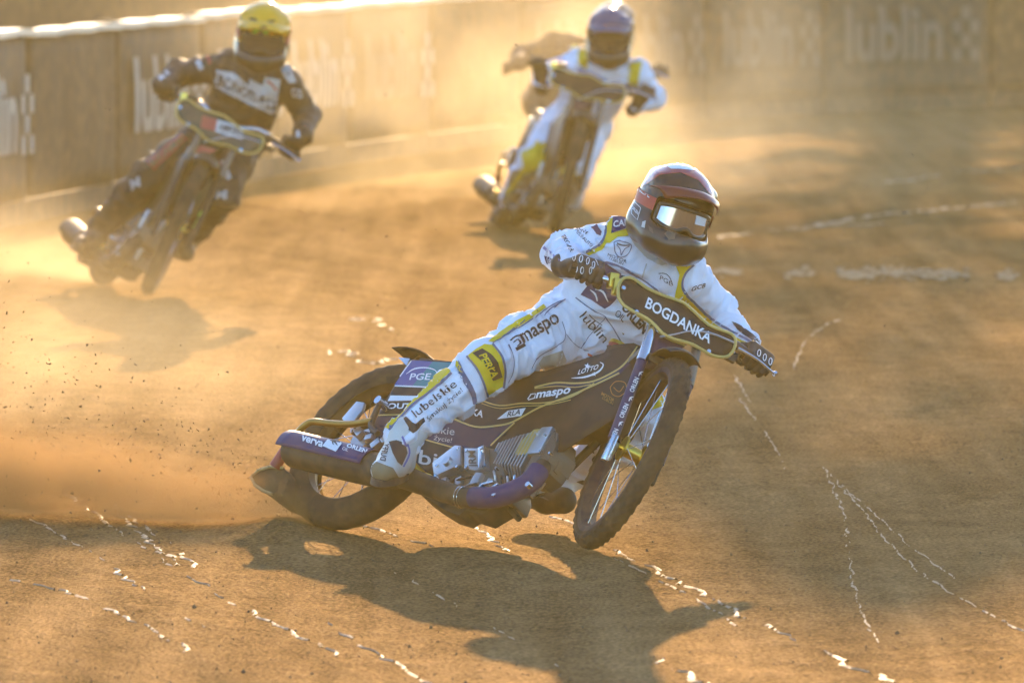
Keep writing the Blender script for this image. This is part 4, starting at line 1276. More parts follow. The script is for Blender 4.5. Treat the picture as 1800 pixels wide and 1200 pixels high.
# ---- print on the leading motorcycle
def dress_bike1():
    pr = B1['panel_r']; bv = bvh_objs([pr]); W_, G_, Pu = M['winewhite'], M['gold_trim'], M['purple']
    patch('printed_panel', [(665, 733), (702, 731), (694, 777), (650, 777)], bv, pr, Pu, .0042)
    patch('printed_panel', [(799, 740), (837, 754), (876, 752), (908, 742), (884, 768), (866, 786), (800, 790), (752, 776), (765, 750)], bv, pr, Pu, .0042)
    patch('printed_panel', [(941, 683), (977, 675), (1012, 677), (1046, 672), (1082, 656), (1117, 618), (1119, 630), (1090, 660), (1046, 680), (1010, 684), (977, 682)], bv, pr, Pu, .0042)
    for ln, w in (([(723, 634), (682, 690), (642, 776)], 3), ([(662, 731), (690, 730), (720, 730)], 2.2), ([(643, 778), (690, 780), (720, 781)], 2.2),
                  ([(941, 682), (977, 674), (1012, 675), (1046, 671), (1082, 654), (1100, 640), (1118, 616)], 3.0),
                  ([(941, 684), (980, 680), (1012, 682), (1040, 677)], 1.6),
                  ([(848, 705), (880, 714), (918, 710), (960, 709), (1005, 699), (1046, 675)], 2.4),
                  ([(848, 710), (880, 719), (918, 715), (962, 713), (1005, 704)], 1.4),
                  ([(799, 737), (837, 751), (876, 749), (904, 742), (950, 717), (1000, 698), (1046, 678), (1090, 657)], 3.0),
                  ([(864, 784), (882, 766), (906, 744)], 2.6), ([(740, 771), (768, 779), (797, 787)], 2.4),
                  ([(1122, 610), (1100, 640)], 2.0)):
        stroke('gold_stripe', ln, w, bv, pr, G_, off=.0052)
    patch('decal', [(724.5, 632.5), (802, 637), (762, 683), (691, 680)], bv, pr, W_, .0044)
    patch('decal', [(726.5, 634.5), (762, 637), (727, 679), (694.5, 678)], bv, pr, M['pge_a'], .0054)
    patch('decal', [(762, 637), (799, 639), (760, 681), (727, 679)], bv, pr, M['pge_b'], .0054)
    word('PGE', (721, 669), (757, 669), (3.5, -11), bv, pr, W_, .015, .0064)
    stroke('emblem', [(716, 659), (730, 650), (750, 648), (766, 652), (771, 660)], (.8, 2.6, 1.6, .8), bv, pr, W_, .0064)
    patch('decal', [(688, 696), (738, 697), (733, 705), (683, 706)], bv, pr, W_, .0052)
    word('SOUTH', (673, 719), (736, 719), (2, -9), bv, pr, W_, .03, .0052)
    word('LOTTO', (1017, 660), (1052, 650), (3, -8.5), bv, pr, W_, .02, .0056)
    stroke('emblem', [(1006, 666), (1030, 664), (1053, 655), (1062, 643), (1056, 638)], (1, 3.4, 3.2, 2.4, 1), bv, pr, W_, .0054)
    patch('emblem', star((1034, 645), 6, 10), bv, pr, W_, .0056); patch('emblem', star((1046, 659), 4.5, 0), bv, pr, W_, .0056)
    word('maspo', (943, 701), (1003, 692), (4, -14), bv, pr, W_, .03, .0054)
    stroke('emblem', [(929, 703), (935, 694), (943, 693), (941, 701), (930, 704)], 1.8, bv, pr, W_, .0054, smooth=0)
    patch('decal', [(875, 738), (894, 723), (926, 718), (918, 732)], bv, pr, W_, .0052)
    word('RLA', (893, 734), (916, 729), (3, -9), bv, pr, M['ink'], .02, .0066)
    word('NKA', (818, 727), (850, 735), (3, -11), bv, pr, W_, .03, .0054)
    word('skie', (768, 762), (800, 766), (2, -13), bv, pr, M['silver_cloth'], 0, .0056)
    word('życie!', (764, 774), (795, 779), (2, -8), bv, pr, M['silver_cloth'], 0, .0056)
    word('bi', (737, 815), (768, 822), (3, -24), bv, pr, M['silver_cloth'], .01, .0054)
    stroke('emblem', [(723, 806), (732, 803), (735, 794)], (1, 3, 1), bv, pr, M['silver_cloth'], .0054)
    stroke('emblem', [(1074, 682), (1084, 672), (1100, 674), (1102, 688), (1090, 698), (1078, 694)], 1.3, bv, pr, M['bronze'], .0054, closed=True)
    stroke('emblem', [(1080, 682), (1090, 690), (1098, 680)], 1.2, bv, pr, M['bronze'], .0054)
    word('MOTOR', (1058, 695), (1080, 708), (2, -5), bv, pr, M['bronze'], .02, .0054); word('LUBLIN', (1060, 702), (1078, 713), (2, -4), bv, pr, M['bronze'], .01, .0054)
    # front plate
    pl = B1['plate']; bv = bvh_objs([pl])
    word('BOGDANKA', (1132, 541), (1245, 605), (6, -17), bv, pl, W_, .022, .0085)
    fs_ = B1['fshield']; bv = bvh_objs([fs_])
    word('lublin', (1151, 624), (1180, 606), (-1, -12), bv, fs_, W_, .01, .0045)
    stroke('emblem', [(1138, 605), (1150, 610), (1160, 612)], 1.2, bv, fs_, W_, .0045)
    # fork lettering
    fk = B1['fork_r']; bv = bvh_objs([fk])
    for (a, b, c_, d) in ((1077, 780, 1087, 755), (1095, 735, 1105, 711), (1113, 690, 1123, 665)):
        word('ORLEN', (a, b), (c_, d), (-6.6, -2.6), bv, fk, W_, .03, .0016)
    for (a, b) in ((1091, 745), (1109, 701), (1126, 657)):
        stroke('emblem', [(a - 4, b + 4), (a - 1, b - 2), (a + 4, b - 4)], (1, 3, 1), bv, fk, W_, .0016); stroke('emblem', [(a - 1, b - 2), (a + 1, b + 2)], (2, 1), bv, fk, W_, .0016)
    # silencer shield
    so = B1['sil']; bv = bvh_objs([so])
    word('verva', (529, 774), (567, 786), (4, -12), bv, so, W_, .03, .0030)
    patch('decal', [(567, 784), (579, 769), (604, 776), (591, 794)], bv, so, W_, .0028)
    stroke('emblem', [(581, 775), (588, 777), (594, 784)], (1, 3.4, 1), bv, so, M['ink'], .004); stroke('emblem', [(587, 783), (585, 777), (592, 775), (598, 779)], (1, 2.6, 2.6, 1), bv, so, M['ink'], .004)
    word('ORLEN', (609, 786), (644, 797), (2.5, -6), bv, so, W_, .04, .003)
    word('OIL', (602, 791), (612, 794), (1.5, -5), bv, so, W_, .0, .003)
dress_bike1()

# ---- print on the leading rider's suit, gloves, boots and helmet
def dress_rider1():
    bv, su = R1['bvh'], R1['suit']; Y_, S_, B_, K_, N_, W_ = M['yellow'], M['slate'], M['blue'], M['ink'], M['navy'], M['winewhite']
    o1, o2, o3 = .0028, .0042, .0056
    # right leg
    patch('yellow_panel', [(823, 625), (838, 613), (852, 605), (866, 607), (881, 628), (886, 652), (883, 679), (858, 694), (850, 671), (839, 646)], bv, su, Y_, o1, 5)
    stroke('piping', [(821, 626), (838, 647), (849, 671), (857, 697)], 4, bv, su, S_, o2)
    stroke('piping', [(866, 605), (882, 628), (887, 653), (884, 682)], 3.6, bv, su, S_, o2)
    patch('decal', [(831, 621), (848, 613), (863, 622), (875, 637), (882, 662), (865, 669), (860, 654), (849, 637)], bv, su, K_, o2, 5)
    word('PERLA', (843, 626), (864, 664), (12, -4.5), bv, su, Y_, .03, o3, 4)
    stroke('lettering', [(864, 647), (869, 650)], 2, bv, su, Y_, o3, smooth=0)
    patch('slate_panel', [(806, 634), (815, 652), (826, 672), (836, 691), (838, 709), (831, 711), (828, 697), (818, 676), (803, 650)], bv, su, S_, o2, 5)
    patch('yellow_panel', [(803, 634), (808, 642), (814, 658), (806, 654), (800, 644)], bv, su, Y_, o2, 5)
    patch('yellow_panel', [(670, 748), (688, 720), (720, 696), (758, 664), (786, 645), (792, 652), (766, 679), (724, 711), (702, 735), (684, 754)], bv, su, Y_, o1, 5)
    stroke('piping', [(684, 755), (704, 735), (726, 712), (766, 681), (793, 655)], 4, bv, su, S_, o2)
    patch('lettering', [(703, 742), (715, 732), (729, 745), (744, 734), (746, 741), (726, 762)], bv, su, K_, o2, 5)
    word('lubelskie', (731, 734), (804, 678), (-8.5, -11), bv, su, K_, .0, o2, 5)
    word('Smakuj życie!', (753, 740), (814, 688), (-5, -7), bv, su, K_, -.004, o2, 5)
    stroke('piping', [(670, 750), (690, 750), (706, 764), (716, 790), (717, 800)], 3.5, bv, su, B_, o2)
    word('maspo', (919, 604), (984, 566), (-11, -22), bv, su, K_, .016, o2, 5)
    stroke('emblem', [(896, 599), (906, 592), (915, 591), (921, 600), (918, 607)], 2.4, bv, su, K_, o2); stroke('emblem', [(901, 603), (910, 597), (914, 604), (908, 609)], 1.8, bv, su, K_, o2)
    stroke('emblem', [(906, 615), (922, 606)], 6, bv, su, K_, o2, smooth=0)
    patch('suede_patch', [(946, 638), (954, 626), (988, 616), (995, 632), (991, 646), (966, 657), (957, 655)], bv, su, M['tan'], o1, 5)
    for ln in ([(934, 647), (948, 624), (984, 604), (993, 588), (987, 566)], [(994, 588), (1010, 605), (1021, 611), (1034, 616)], [(893, 606), (902, 630), (900, 655), (892, 672)], [(1021, 611), (1035, 590), (1064, 558)]):
        stroke('seam', ln, 1.1, bv, su, S_, o2)
    patch('yellow_panel', [(858, 600), (880, 583), (905, 566), (935, 550), (956, 535), (960, 541), (932, 561), (902, 580), (868, 602)], bv, su, Y_, o1, 5)
    for ln in ([(866, 604), (892, 588), (918, 572), (936, 560)], [(872, 600), (897, 583), (922, 563)], [(940, 560), (955, 548), (975, 535), (993, 528)], [(957, 556), (966, 545), (985, 533)], [(975, 542), (981, 536), (994, 527)]):
        stroke('piping', ln, 1.8, bv, su, S_, o2)
    stroke('piping', [(1013, 523), (1040, 543), (1064, 557), (1078, 577), (1092, 600)], 2.0, bv, su, S_, o2)
    word('lublin', (1018, 557), (1059, 602), (13, -11), bv, su, K_, .0, o2, 5)
    stroke('lettering', [(1036, 552), (1048, 564), (1058, 572)], 1.8, bv, su, K_, o2)
    for ln in ([(1066, 606), (1072, 612), (1066, 618)], [(1072, 596), (1078, 600)], [(1066, 610), (1074, 602), (1080, 610), (1072, 620)]):
        stroke('emblem', ln, 2, bv, su, K_, o2)
    patch('decal', [(1032, 620), (1040, 623), (1039, 627), (1032, 625)], bv, su, M['red'], o2, 4)
    word('ORLEN', (1091, 541), (1130, 586), (11, -11), bv, su, K_, .04, o2, 5); word('OIL', (1080, 552), (1095, 565), (6, -8), bv, su, K_, .0, o2, 5)
    # waist and chest
    patch('navy_panel', [(1021, 518), (1034, 501), (1047, 486), (1050, 462), (1064, 461), (1092, 480), (1086, 522), (1072, 537), (1063, 543), (1054, 537), (1040, 527)], bv, su, N_, o1, 5)
    stroke('emblem', [(1038, 509), (1047, 517), (1050, 529)], (1.5, 3.6, 1.5), bv, su, W_, o2); stroke('emblem', [(1047, 508), (1060, 513), (1069, 529)], (1.5, 4, 1.5), bv, su, W_, o2)
    patch('emblem', star((1079, 485), 6, 10), bv, su, Y_, o2, 5)
    stroke('emblem', [(1080, 427), (1090, 424), (1103, 427), (1110, 432), (1106, 444), (1097, 451), (1088, 451), (1081, 440)], 1.6, bv, su, S_, o2, closed=True)
    stroke('emblem', [(1084, 430), (1090, 438), (1092, 449)], 1.5, bv, su, S_, o2); stroke('emblem', [(1106, 433), (1098, 438), (1092, 449)], 1.5, bv, su, S_, o2); stroke('emblem', [(1085, 428), (1095, 431), (1107, 431)], 2, bv, su, K_, o2)
    word('MOTOR', (1068, 450), (1101, 463), (1.6, -5.5), bv, su, K_, .0, o2, 5); word('LUBLIN', (1071, 456), (1095, 466), (1.2, -4), bv, su, K_, .0, o2, 5)
    patch('yellow_panel', [(1062, 380), (1078, 382), (1078, 408), (1068, 426), (1058, 440), (1036, 449), (1029, 444), (1046, 437), (1060, 427), (1067, 410), (1067, 393)], bv, su, Y_, o1, 5)
    stroke('piping', [(1057, 381), (1064, 392), (1065, 410), (1057, 427), (1044, 437), (1030, 442)], 4, bv, su, S_, o2)
    patch('yellow_panel', [(1075, 411), (1104, 402), (1110, 415), (1086, 417), (1072, 428), (1066, 428)], bv, su, Y_, o1, 5)
    sp_ = patch('shoulder_patch', [(1077, 383), (1100, 379), (1118, 384), (1118, 401), (1098, 403), (1075, 411)], bv, su, M['purple_shield'], o2, 5)
    word('CANAL', (1078, 401), (1124, 394), (0, -10), bv, su, W_, .03, o3, 4)
    patch('collar', [(1098, 402), (1117, 407), (1135, 427), (1152, 438), (1188, 454), (1200, 454), (1180, 462), (1163, 467), (1138, 456), (1117, 433)], bv, su, M['silver_cloth'], .007, 5)
    patch('collar', [(1128, 410), (1152, 438), (1188, 454), (1200, 452), (1190, 430), (1150, 400)], bv, su, M['tan'], .004, 5)
    stroke('zip', [(1137, 464), (1133, 476), (1129, 488)], 2.2, bv, su, M['silver_cloth'], o2)
    stroke('piping', [(1045, 456), (1070, 463), (1097, 473), (1129, 490), (1165, 519)], 3.6, bv, su, S_, o2)
    word('PGE', (1160, 491), (1180, 502), (1.5, -7), bv, su, K_, .0, o2, 5); stroke('emblem', [(1158, 481), (1168, 481), (1177, 487), (1182, 501)], 1.3, bv, su, K_, o2)
    # right sleeve
    patch('decal', [(1036, 396), (1047, 391), (1059, 407), (1057, 414), (1050, 411), (1044, 402)], bv, su, N_, o2, 5)
    word('BMW', (1012, 405), (1032, 413), (2.5, -5.5), bv, su, K_, .0, o2, 5); word('EST AUTO', (1014, 411), (1040, 436), (3, -5), bv, su, K_, .01, o2, 5)
    word('SKOAR', (987, 416), (1003, 445), (6.5, -2.5), bv, su, K_, .02, o2, 5)
    stroke('piping', [(951, 430), (965, 442), (984, 459)], 5, bv, su, B_, o2)
    patch('decal', [(958, 449), (968, 452), (984, 466), (986, 474), (974, 472), (962, 462)], bv, su, N_, o2, 5); stroke('emblem', [(966, 456), (973, 462), (980, 466)], 2, bv, su, W_, o3)
    # left arm
    patch('shoulder_patch', [(1192, 446), (1205, 436), (1220, 450), (1218, 462), (1206, 469), (1198, 460)], bv, su, M['purple_shield'], o2, 5); word('SP', (1203, 449), (1209, 464), (8, -2), bv, su, W_, .02, o3, 4)
    patch('yellow_panel', [(1186, 461), (1200, 462), (1220, 464), (1206, 479), (1198, 497), (1202, 515), (1223, 537), (1259, 571), (1300, 596), (1320, 606), (1312, 615), (1284, 596), (1240, 562), (1215, 540), (1186, 524), (1194, 483)], bv, su, Y_, o1, 5)
    stroke('piping', [(1220, 466), (1206, 480), (1200, 497), (1205, 515), (1225, 535), (1260, 567), (1300, 590), (1322, 604)], 4, bv, su, S_, o2)
    word('GCB', (1214, 511), (1238, 504), (2, -7), bv, su, K_, .02, o2, 5)
    patch('decal', [(1285, 565), (1300, 572), (1322, 588), (1336, 601), (1322, 600), (1306, 588), (1296, 579)], bv, su, K_, o2, 5)
    # left leg
    patch('emblem', star((1042, 791), 7, 0), bv, su, K_, o2, 5); stroke('emblem', [(1047, 800), (1043, 808), (1048, 816)], (1, 4, 1), bv, su, K_, o2)
    patch('yellow_panel', [(1128, 690), (1156, 680), (1170, 712), (1142, 722)], bv, su, Y_, o1, 5)
    # gloves
    for s_, cs in (('R', [(1010, 452), (1021.5, 455), (1033, 459), (1043, 466), (1013, 473), (1023, 475), (1038, 475)]), ('L', [(1334, 620.5), (1344, 628), (1354, 635), (1362, 642)])):
        for (a, b) in cs:
            stroke('glove_print', [(a + .5, b - 6), (a + 2.6, b - 3), (a + 1.8, b + 3), (a - .5, b + 6), (a - 2.6, b + 3), (a - 1.8, b - 3)], 1.2, R1['gb' + s_], R1['glove' + s_], W_, .0016, closed=True, smooth=3)
    stroke('glove_print', [(1012, 443), (1030, 446), (1046, 456), (1051, 467)], 1.3, R1['gbR'], R1['gloveR'], W_, .0016)
    # right boot
    bb, bo = R1['bbR'], R1['bootR']
    patch('boot_panel', [(684, 776), (697, 773), (712, 778), (716, 796), (706, 818), (698, 812), (690, 796)], bb, bo, K_, .002, 5)
    stroke('piping', [(714, 774), (719, 796), (708, 820)], 3, bb, bo, B_, .003)
    word('DUFFY', (668, 809), (676, 778), (9, 2.4), bb, bo, K_, .02, .003, 4)
    patch('boot_panel', [(650, 812), (664, 812), (690, 822), (706, 846), (690, 862), (660, 852)], bb, bo, M['boot_tan'], .0022, 5)
    bbL, boL = R1['bbL'], R1['bootL']
    patch('boot_panel', [(975, 815), (1000, 800), (1030, 828), (1026, 852), (995, 838)], bbL, boL, K_, .002, 5)
    # helmet
    hm, pk, stp, ln_ = R1['helmet'], R1['peak'], R1['strap'], R1['lens']
    bh = bvh_objs([hm]); bp_ = bvh_objs([pk]); bs = bvh_objs([stp]); bl = bvh_objs([ln_])
    HW, HR = M['helm_white'], M['helm_red']
    patch('crown_graphic', [(1126, 330), (1132, 312), (1146, 296), (1165, 282), (1200, 276), (1235, 290), (1252, 320), (1250, 345), (1228, 318), (1196, 304), (1160, 308), (1138, 324)], bh, hm, HR, .0018, 5)
    patch('crown_graphic', [(1164, 288), (1180, 283), (1206, 286), (1226, 300), (1214, 300), (1196, 298), (1180, 298)], bh, hm, HW, .003, 5)
    word('BETLINE.PL', (1100, 322), (1142, 348), (3, -7.5), bs, stp, W_, .02, .002, 4)
    stroke('decal', [(1113, 352), (1127, 366), (1121, 387), (1111, 376)], 1.1, bh, hm, W_, .0022, closed=True, smooth=0)
    word('ORLEN', (1111, 366), (1122, 378), (1.5, -5), bh, hm, W_, .02, .0022, 4)
    patch('decal', [(1130, 390), (1136, 388), (1134, 401), (1128, 399)], bh, hm, M['silver_cloth'], .0022, 4)
    for q in ([(1140, 396), (1147, 402), (1149, 411), (1142, 406)], [(1168, 411), (1178, 402), (1188, 408), (1186, 420), (1176, 422)], [(1158, 392), (1174, 398), (1176, 401), (1162, 397)]):
        patch('chin_vent', q, bh, hm, M['boot_dark'], .002, 4)
    patch('tear_off', [(1225, 372), (1243, 378), (1238, 398), (1221, 394)], bl, ln_, M['winewhite'], .002, 4)
    for q in ([(1226, 310), (1236, 314), (1235, 322), (1228, 318)], [(1244, 328), (1251, 336), (1250, 346), (1243, 336)]):
        patch('peak_graphic', q, bp_, pk, HW, .004, 4)
dress_rider1()

# ---- the second rider: black suit, yellow helmet
BM2 = contact_matrix(180, 500, 12.5, 28, 1.1)
C2 = dict(body=M['green_black'], plate=M['green_black'], shield=M['green_black'], fork=M['pipe'], trim=M['gold_trim'], rim=M['rim'], rim2=M['rim_purple'], pipe=M['pipe'], frame=M['plastic'])
B2 = bike('speedway_motorcycle', 'dark green and black speedway motorcycle with thin gold trim, at left in the dust', BM2, R(-13), C2, 20, False)
J2 = dict(neck=P(458, 112, 45.9), shR=P(400, 118, 45.95), elR=P(318, 128, 46.15), wrR=P(284, 152, 45.78),
          shL=P(505, 145, 45.9), elL=P(541, 205, 46.05), wrL=P(530, 244, 45.75),
          hipR=P(375, 232, 46.25), hipL=P(428, 240, 46.3), knR=P(262, 312, 45.95), anR=P(176, 402, 46.25),
          knL=P(392, 336, 45.9), anL=P(340, 412, 46.45), head=P(462, 66, 45.75),
          heR=P(158, 436, 46.3), toR=P(140, 428, 46.1), heL=P(318, 428, 46.5), toL=P(330, 440, 46.3))
cfg2 = dict(suit=M['suit_black'], glove=M['glove'], boot=M['boot_dark'], sole=M['boot_dark'], helm=M['helm_black'], lens=M['lens_dark'],
            look=(.0, -.98, -.22), hup=(.14, 0, .98), hand_up=(0, -.2, 1), helm_res=.008, strap=M['panel_red'], m_peak=M['helm_yellow'], hs=1.13, bulk=1.06)
R2 = rider('rider in black suit and bright yellow helmet with white chest panel, at left', J2, cfg2, .014, (-1.55, 46.1, 0), .008, B2, BM2)
def dress_rider2():
    bv, su = R2['bvh'], R2['suit']; Wp, K_ = M['panel_white'], M['ink']
    patch('chest_panel', [(382, 122), (412, 128), (437, 150), (440, 138), (489, 165), (482, 203), (435, 182), (374, 150)], bv, su, Wp, .006, 8)
    word('KRONOPLAST', (374, 142), (484, 196), (2, -17), bv, su, K_, .02, .010, 8)
    patch('chest_badge', [(466, 136), (494, 140), (488, 166), (461, 160)], bv, su, Wp, .008, 8)
    stroke('badge_print', [(468, 142), (480, 150), (486, 158)], 4, bv, su, M['panel_red'], .011)
    stroke('flag_patch', [(348, 108), (356, 122)], 9, bv, su, Wp, .006, smooth=0); stroke('flag_patch', [(362, 96), (370, 112)], 6, bv, su, M['panel_red'], .006, smooth=0)
    patch('shoulder_panel', [(488, 110), (508, 116), (520, 145), (508, 146), (496, 128)], bv, su, M['silver_cloth'], .006, 8)
    word('GB', (512, 168), (530, 172), (0, -14), bv, su, Wp, .03, .007, 8)
    stroke('cuff', [(522, 236), (548, 238)], 10, bv, su, Wp, .007, smooth=0); stroke('cuff', [(280, 140), (296, 128)], 8, bv, su, Wp, .007, smooth=0)
    patch('red_panel', [(257, 285), (318, 236), (329, 246), (270, 300)], bv, su, M['panel_red'], .006, 8)
    word('RICAMBI', (268, 294), (324, 248), (-6, -7), bv, su, M['boot_tan'], .02, .010, 8)
    word('M', (232, 334), (248, 326), (-3, -16), bv, su, Wp, .04, .007, 8); word('M', (378, 348), (398, 350), (0, -14), bv, su, Wp, .04, .007, 8)
    stroke('knee_band', [(374, 356), (412, 364)], 4, bv, su, M['boot_tan'], .007, smooth=0)
    stroke('thigh_strip', [(392, 284), (402, 316)], 9, bv, su, Wp, .007, smooth=0); stroke('thigh_strip', [(386, 286), (394, 312)], 4, bv, su, M['panel_red'], .009, smooth=0)
    stroke('waist_strip', [(346, 222), (368, 236)], 8, bv, su, Wp, .007, smooth=0)
    # helmet: yellow crown with dark marks
    hm, pk = R2['helmet'], R2['peak']; bh = bvh_objs([hm, pk])
    patch('yellow_crown', [(408, 66), (414, 34), (432, 8), (462, -4), (494, 8), (508, 36), (510, 66), (500, 74), (462, 78), (424, 74)], bh, hm, M['helm_yellow'], .004, 6)
    stroke('emblem', [(446, 58), (458, 50), (470, 58), (466, 66), (452, 66)], 5, bh, hm, M['lime'], .010, closed=True, smooth=0); patch('emblem', [(450, 48), (468, 48), (468, 64), (458, 68), (450, 62)], bh, hm, M['ink'], .008, 6)
    stroke('emblem', [(440, 34), (452, 37)], 4, bh, hm, M['ink'], .008, smooth=0); stroke('emblem', [(470, 40), (482, 38)], 4, bh, hm, M['ink'], .008, smooth=0)
    # plate lettering
    pl = B2['plate']; bv = bvh_objs([pl])
    patch('decal', [(356, 204), (426, 224), (426, 246), (356, 226)], bv, pl, Wp, .009, 8)
    patch('decal', [(356, 204), (382, 211), (378, 232), (352, 226)], bv, pl, M['panel_red'], .011, 8)
    word('AMPERE', (384, 229), (424, 240), (1, -12), bv, pl, K_, .02, .013, 8)
    sh = B2['fshield']; bv = bvh_objs([sh]); patch('decal', [(346, 254), (396, 268), (392, 284), (344, 270)], bv, sh, M['panel_red'], .007, 8)
    fk = B2['fork_l']; bv = bvh_objs([fk]); stroke('lime_sleeve', [(334, 400), (352, 366)], 12, bv, fk, M['lime'], .004, smooth=0)
dress_rider2()

# ---- the third rider: white suit, blue helmet
BM3 = contact_matrix(905, 396, 10, 17, 1.06)
C3 = dict(C1); C3.update(body=M['black'], trim=M['gold_trim'], pipe=M['pipe'], fork=M['pipe'])
B3 = bike('speedway_motorcycle', 'black speedway motorcycle of the blue-helmeted rider, blurred in thick dust', BM3, R(-10), C3, 20, False)
J3 = dict(neck=P(1072, 122, 52.9), shR=P(1012, 112, 52.95), elR=P(957, 132, 53.15), wrR=P(950, 146, 52.75),
          shL=P(1122, 130, 52.9), elL=P(1150, 172, 53.05), wrL=P(1118, 186, 52.75),
          hipR=P(990, 216, 53.2), hipL=P(1036, 222, 53.2), knR=P(936, 282, 52.85), anR=P(894, 362, 53.2),
          knL=P(1018, 290, 52.85), anL=P(1002, 350, 53.6), head=P(1071, 66, 52.75),
          heR=P(886, 386, 53.25), toR=P(872, 378, 53.05), heL=P(990, 366, 53.7), toL=P(986, 374, 53.5))
_cam = np.array([0, 0, CAMH]); J3 = {k_: _cam + (v_ - _cam) * (1 + .85 / 53.0) for k_, v_ in J3.items()}
cfg3 = dict(suit=M['white'], glove=M['glove'], boot=M['boot_dark'], sole=M['boot_dark'], helm=M['helm_black'], lens=M['lens_dark'],
            look=(.0, -.97, -.26), hup=(.05, 0, .99), hand_up=(0, -.2, 1), helm_res=.009, m_peak=M['helm_blue'], hs=1.12, bulk=1.04)
R3 = rider('rider in white suit and shiny blue helmet, upright in the dust behind the leader', J3, cfg3, .015, (.35, 53.0, 0), .009, B3, BM3)
def dress_rider3():
    bv, su = R3['bvh'], R3['suit']
    patch('yellow_panel', [(1018, 82), (1040, 86), (1030, 124), (1016, 110)], bv, su, M['yellow'], .006, 8)
    patch('yellow_panel', [(1108, 112), (1128, 108), (1120, 160), (1104, 150)], bv, su, M['yellow'], .006, 8)
    stroke('piping', [(1016, 122), (1060, 140), (1108, 156)], 6, bv, su, M['blue'], .008)
    stroke('piping', [(930, 130), (960, 114), (990, 106)], 5, bv, su, M['blue'], .007)
    patch('yellow_panel', [(916, 268), (958, 250), (966, 284), (924, 306)], bv, su, M['yellow'], .006, 8)
    stroke('yellow_strip', [(946, 250), (920, 300), (892, 340)], 7, bv, su, M['yellow'], .007)
    patch('dark_shin_panel', [(900, 300), (966, 288), (948, 360), (870, 390)], bv, su, M['boot_tan'], .005, 8)
    patch('shoulder_patch', [(1026, 62), (1052, 70), (1046, 92), (1022, 84)], bv, su, M['purple_shield'], .008, 8)
    patch('shoulder_patch', [(1100, 82), (1122, 88), (1118, 112), (1100, 106)], bv, su, M['purple_shield'], .008, 8)
    hm, pk = R3['helmet'], R3['peak']; bh = bvh_objs([hm, pk])
    patch('blue_crown', [(1026, 52), (1032, 20), (1052, -2), (1074, -10), (1100, 0), (1116, 24), (1118, 54), (1100, 46), (1072, 42), (1044, 48)], bh, hm, M['helm_blue'], .005, 6)
    pl = B3['plate']; bv = bvh_objs([pl]); word('BOGDANKA', (988, 176), (1062, 190), (1, -9), bv, pl, M['winewhite'], .03, .01, 8)
dress_rider3()

# ---- the fourth rider, mostly hidden behind the third
def shifted(m, d):
    return Matrix.Translation(d) @ m
D4 = Vector((-.13, 5.2, 0.0))
BM4 = shifted(BM3, D4 + Vector((.30, 0, 0)))
B4 = bike('speedway_motorcycle', 'dark speedway motorcycle almost hidden behind the blue-helmeted rider', BM4, R(-16), C2, 12, False)
J4 = {k_: v_ + np.array(D4) for k_, v_ in J3.items()}
J4['head'] = J4['head'] + np.array([.22, 0, -.05]); J4['neck'] = J4['neck'] + np.array([.1, 0, 0])
for k_ in ('knR', 'anR', 'heR', 'toR'): J4[k_] = J4[k_] + np.array([.30, 0, 0])
cfg4 = dict(cfg3); cfg4.update(suit=M['suit_black'], m_peak=M['helm_white'], helm=M['helm_black'])
R4 = rider('dark-suited rider hidden behind the blue-helmeted rider, only one arm showing', J4, cfg4, .018, (.25, 58.2, 0), .010, B4, BM4)

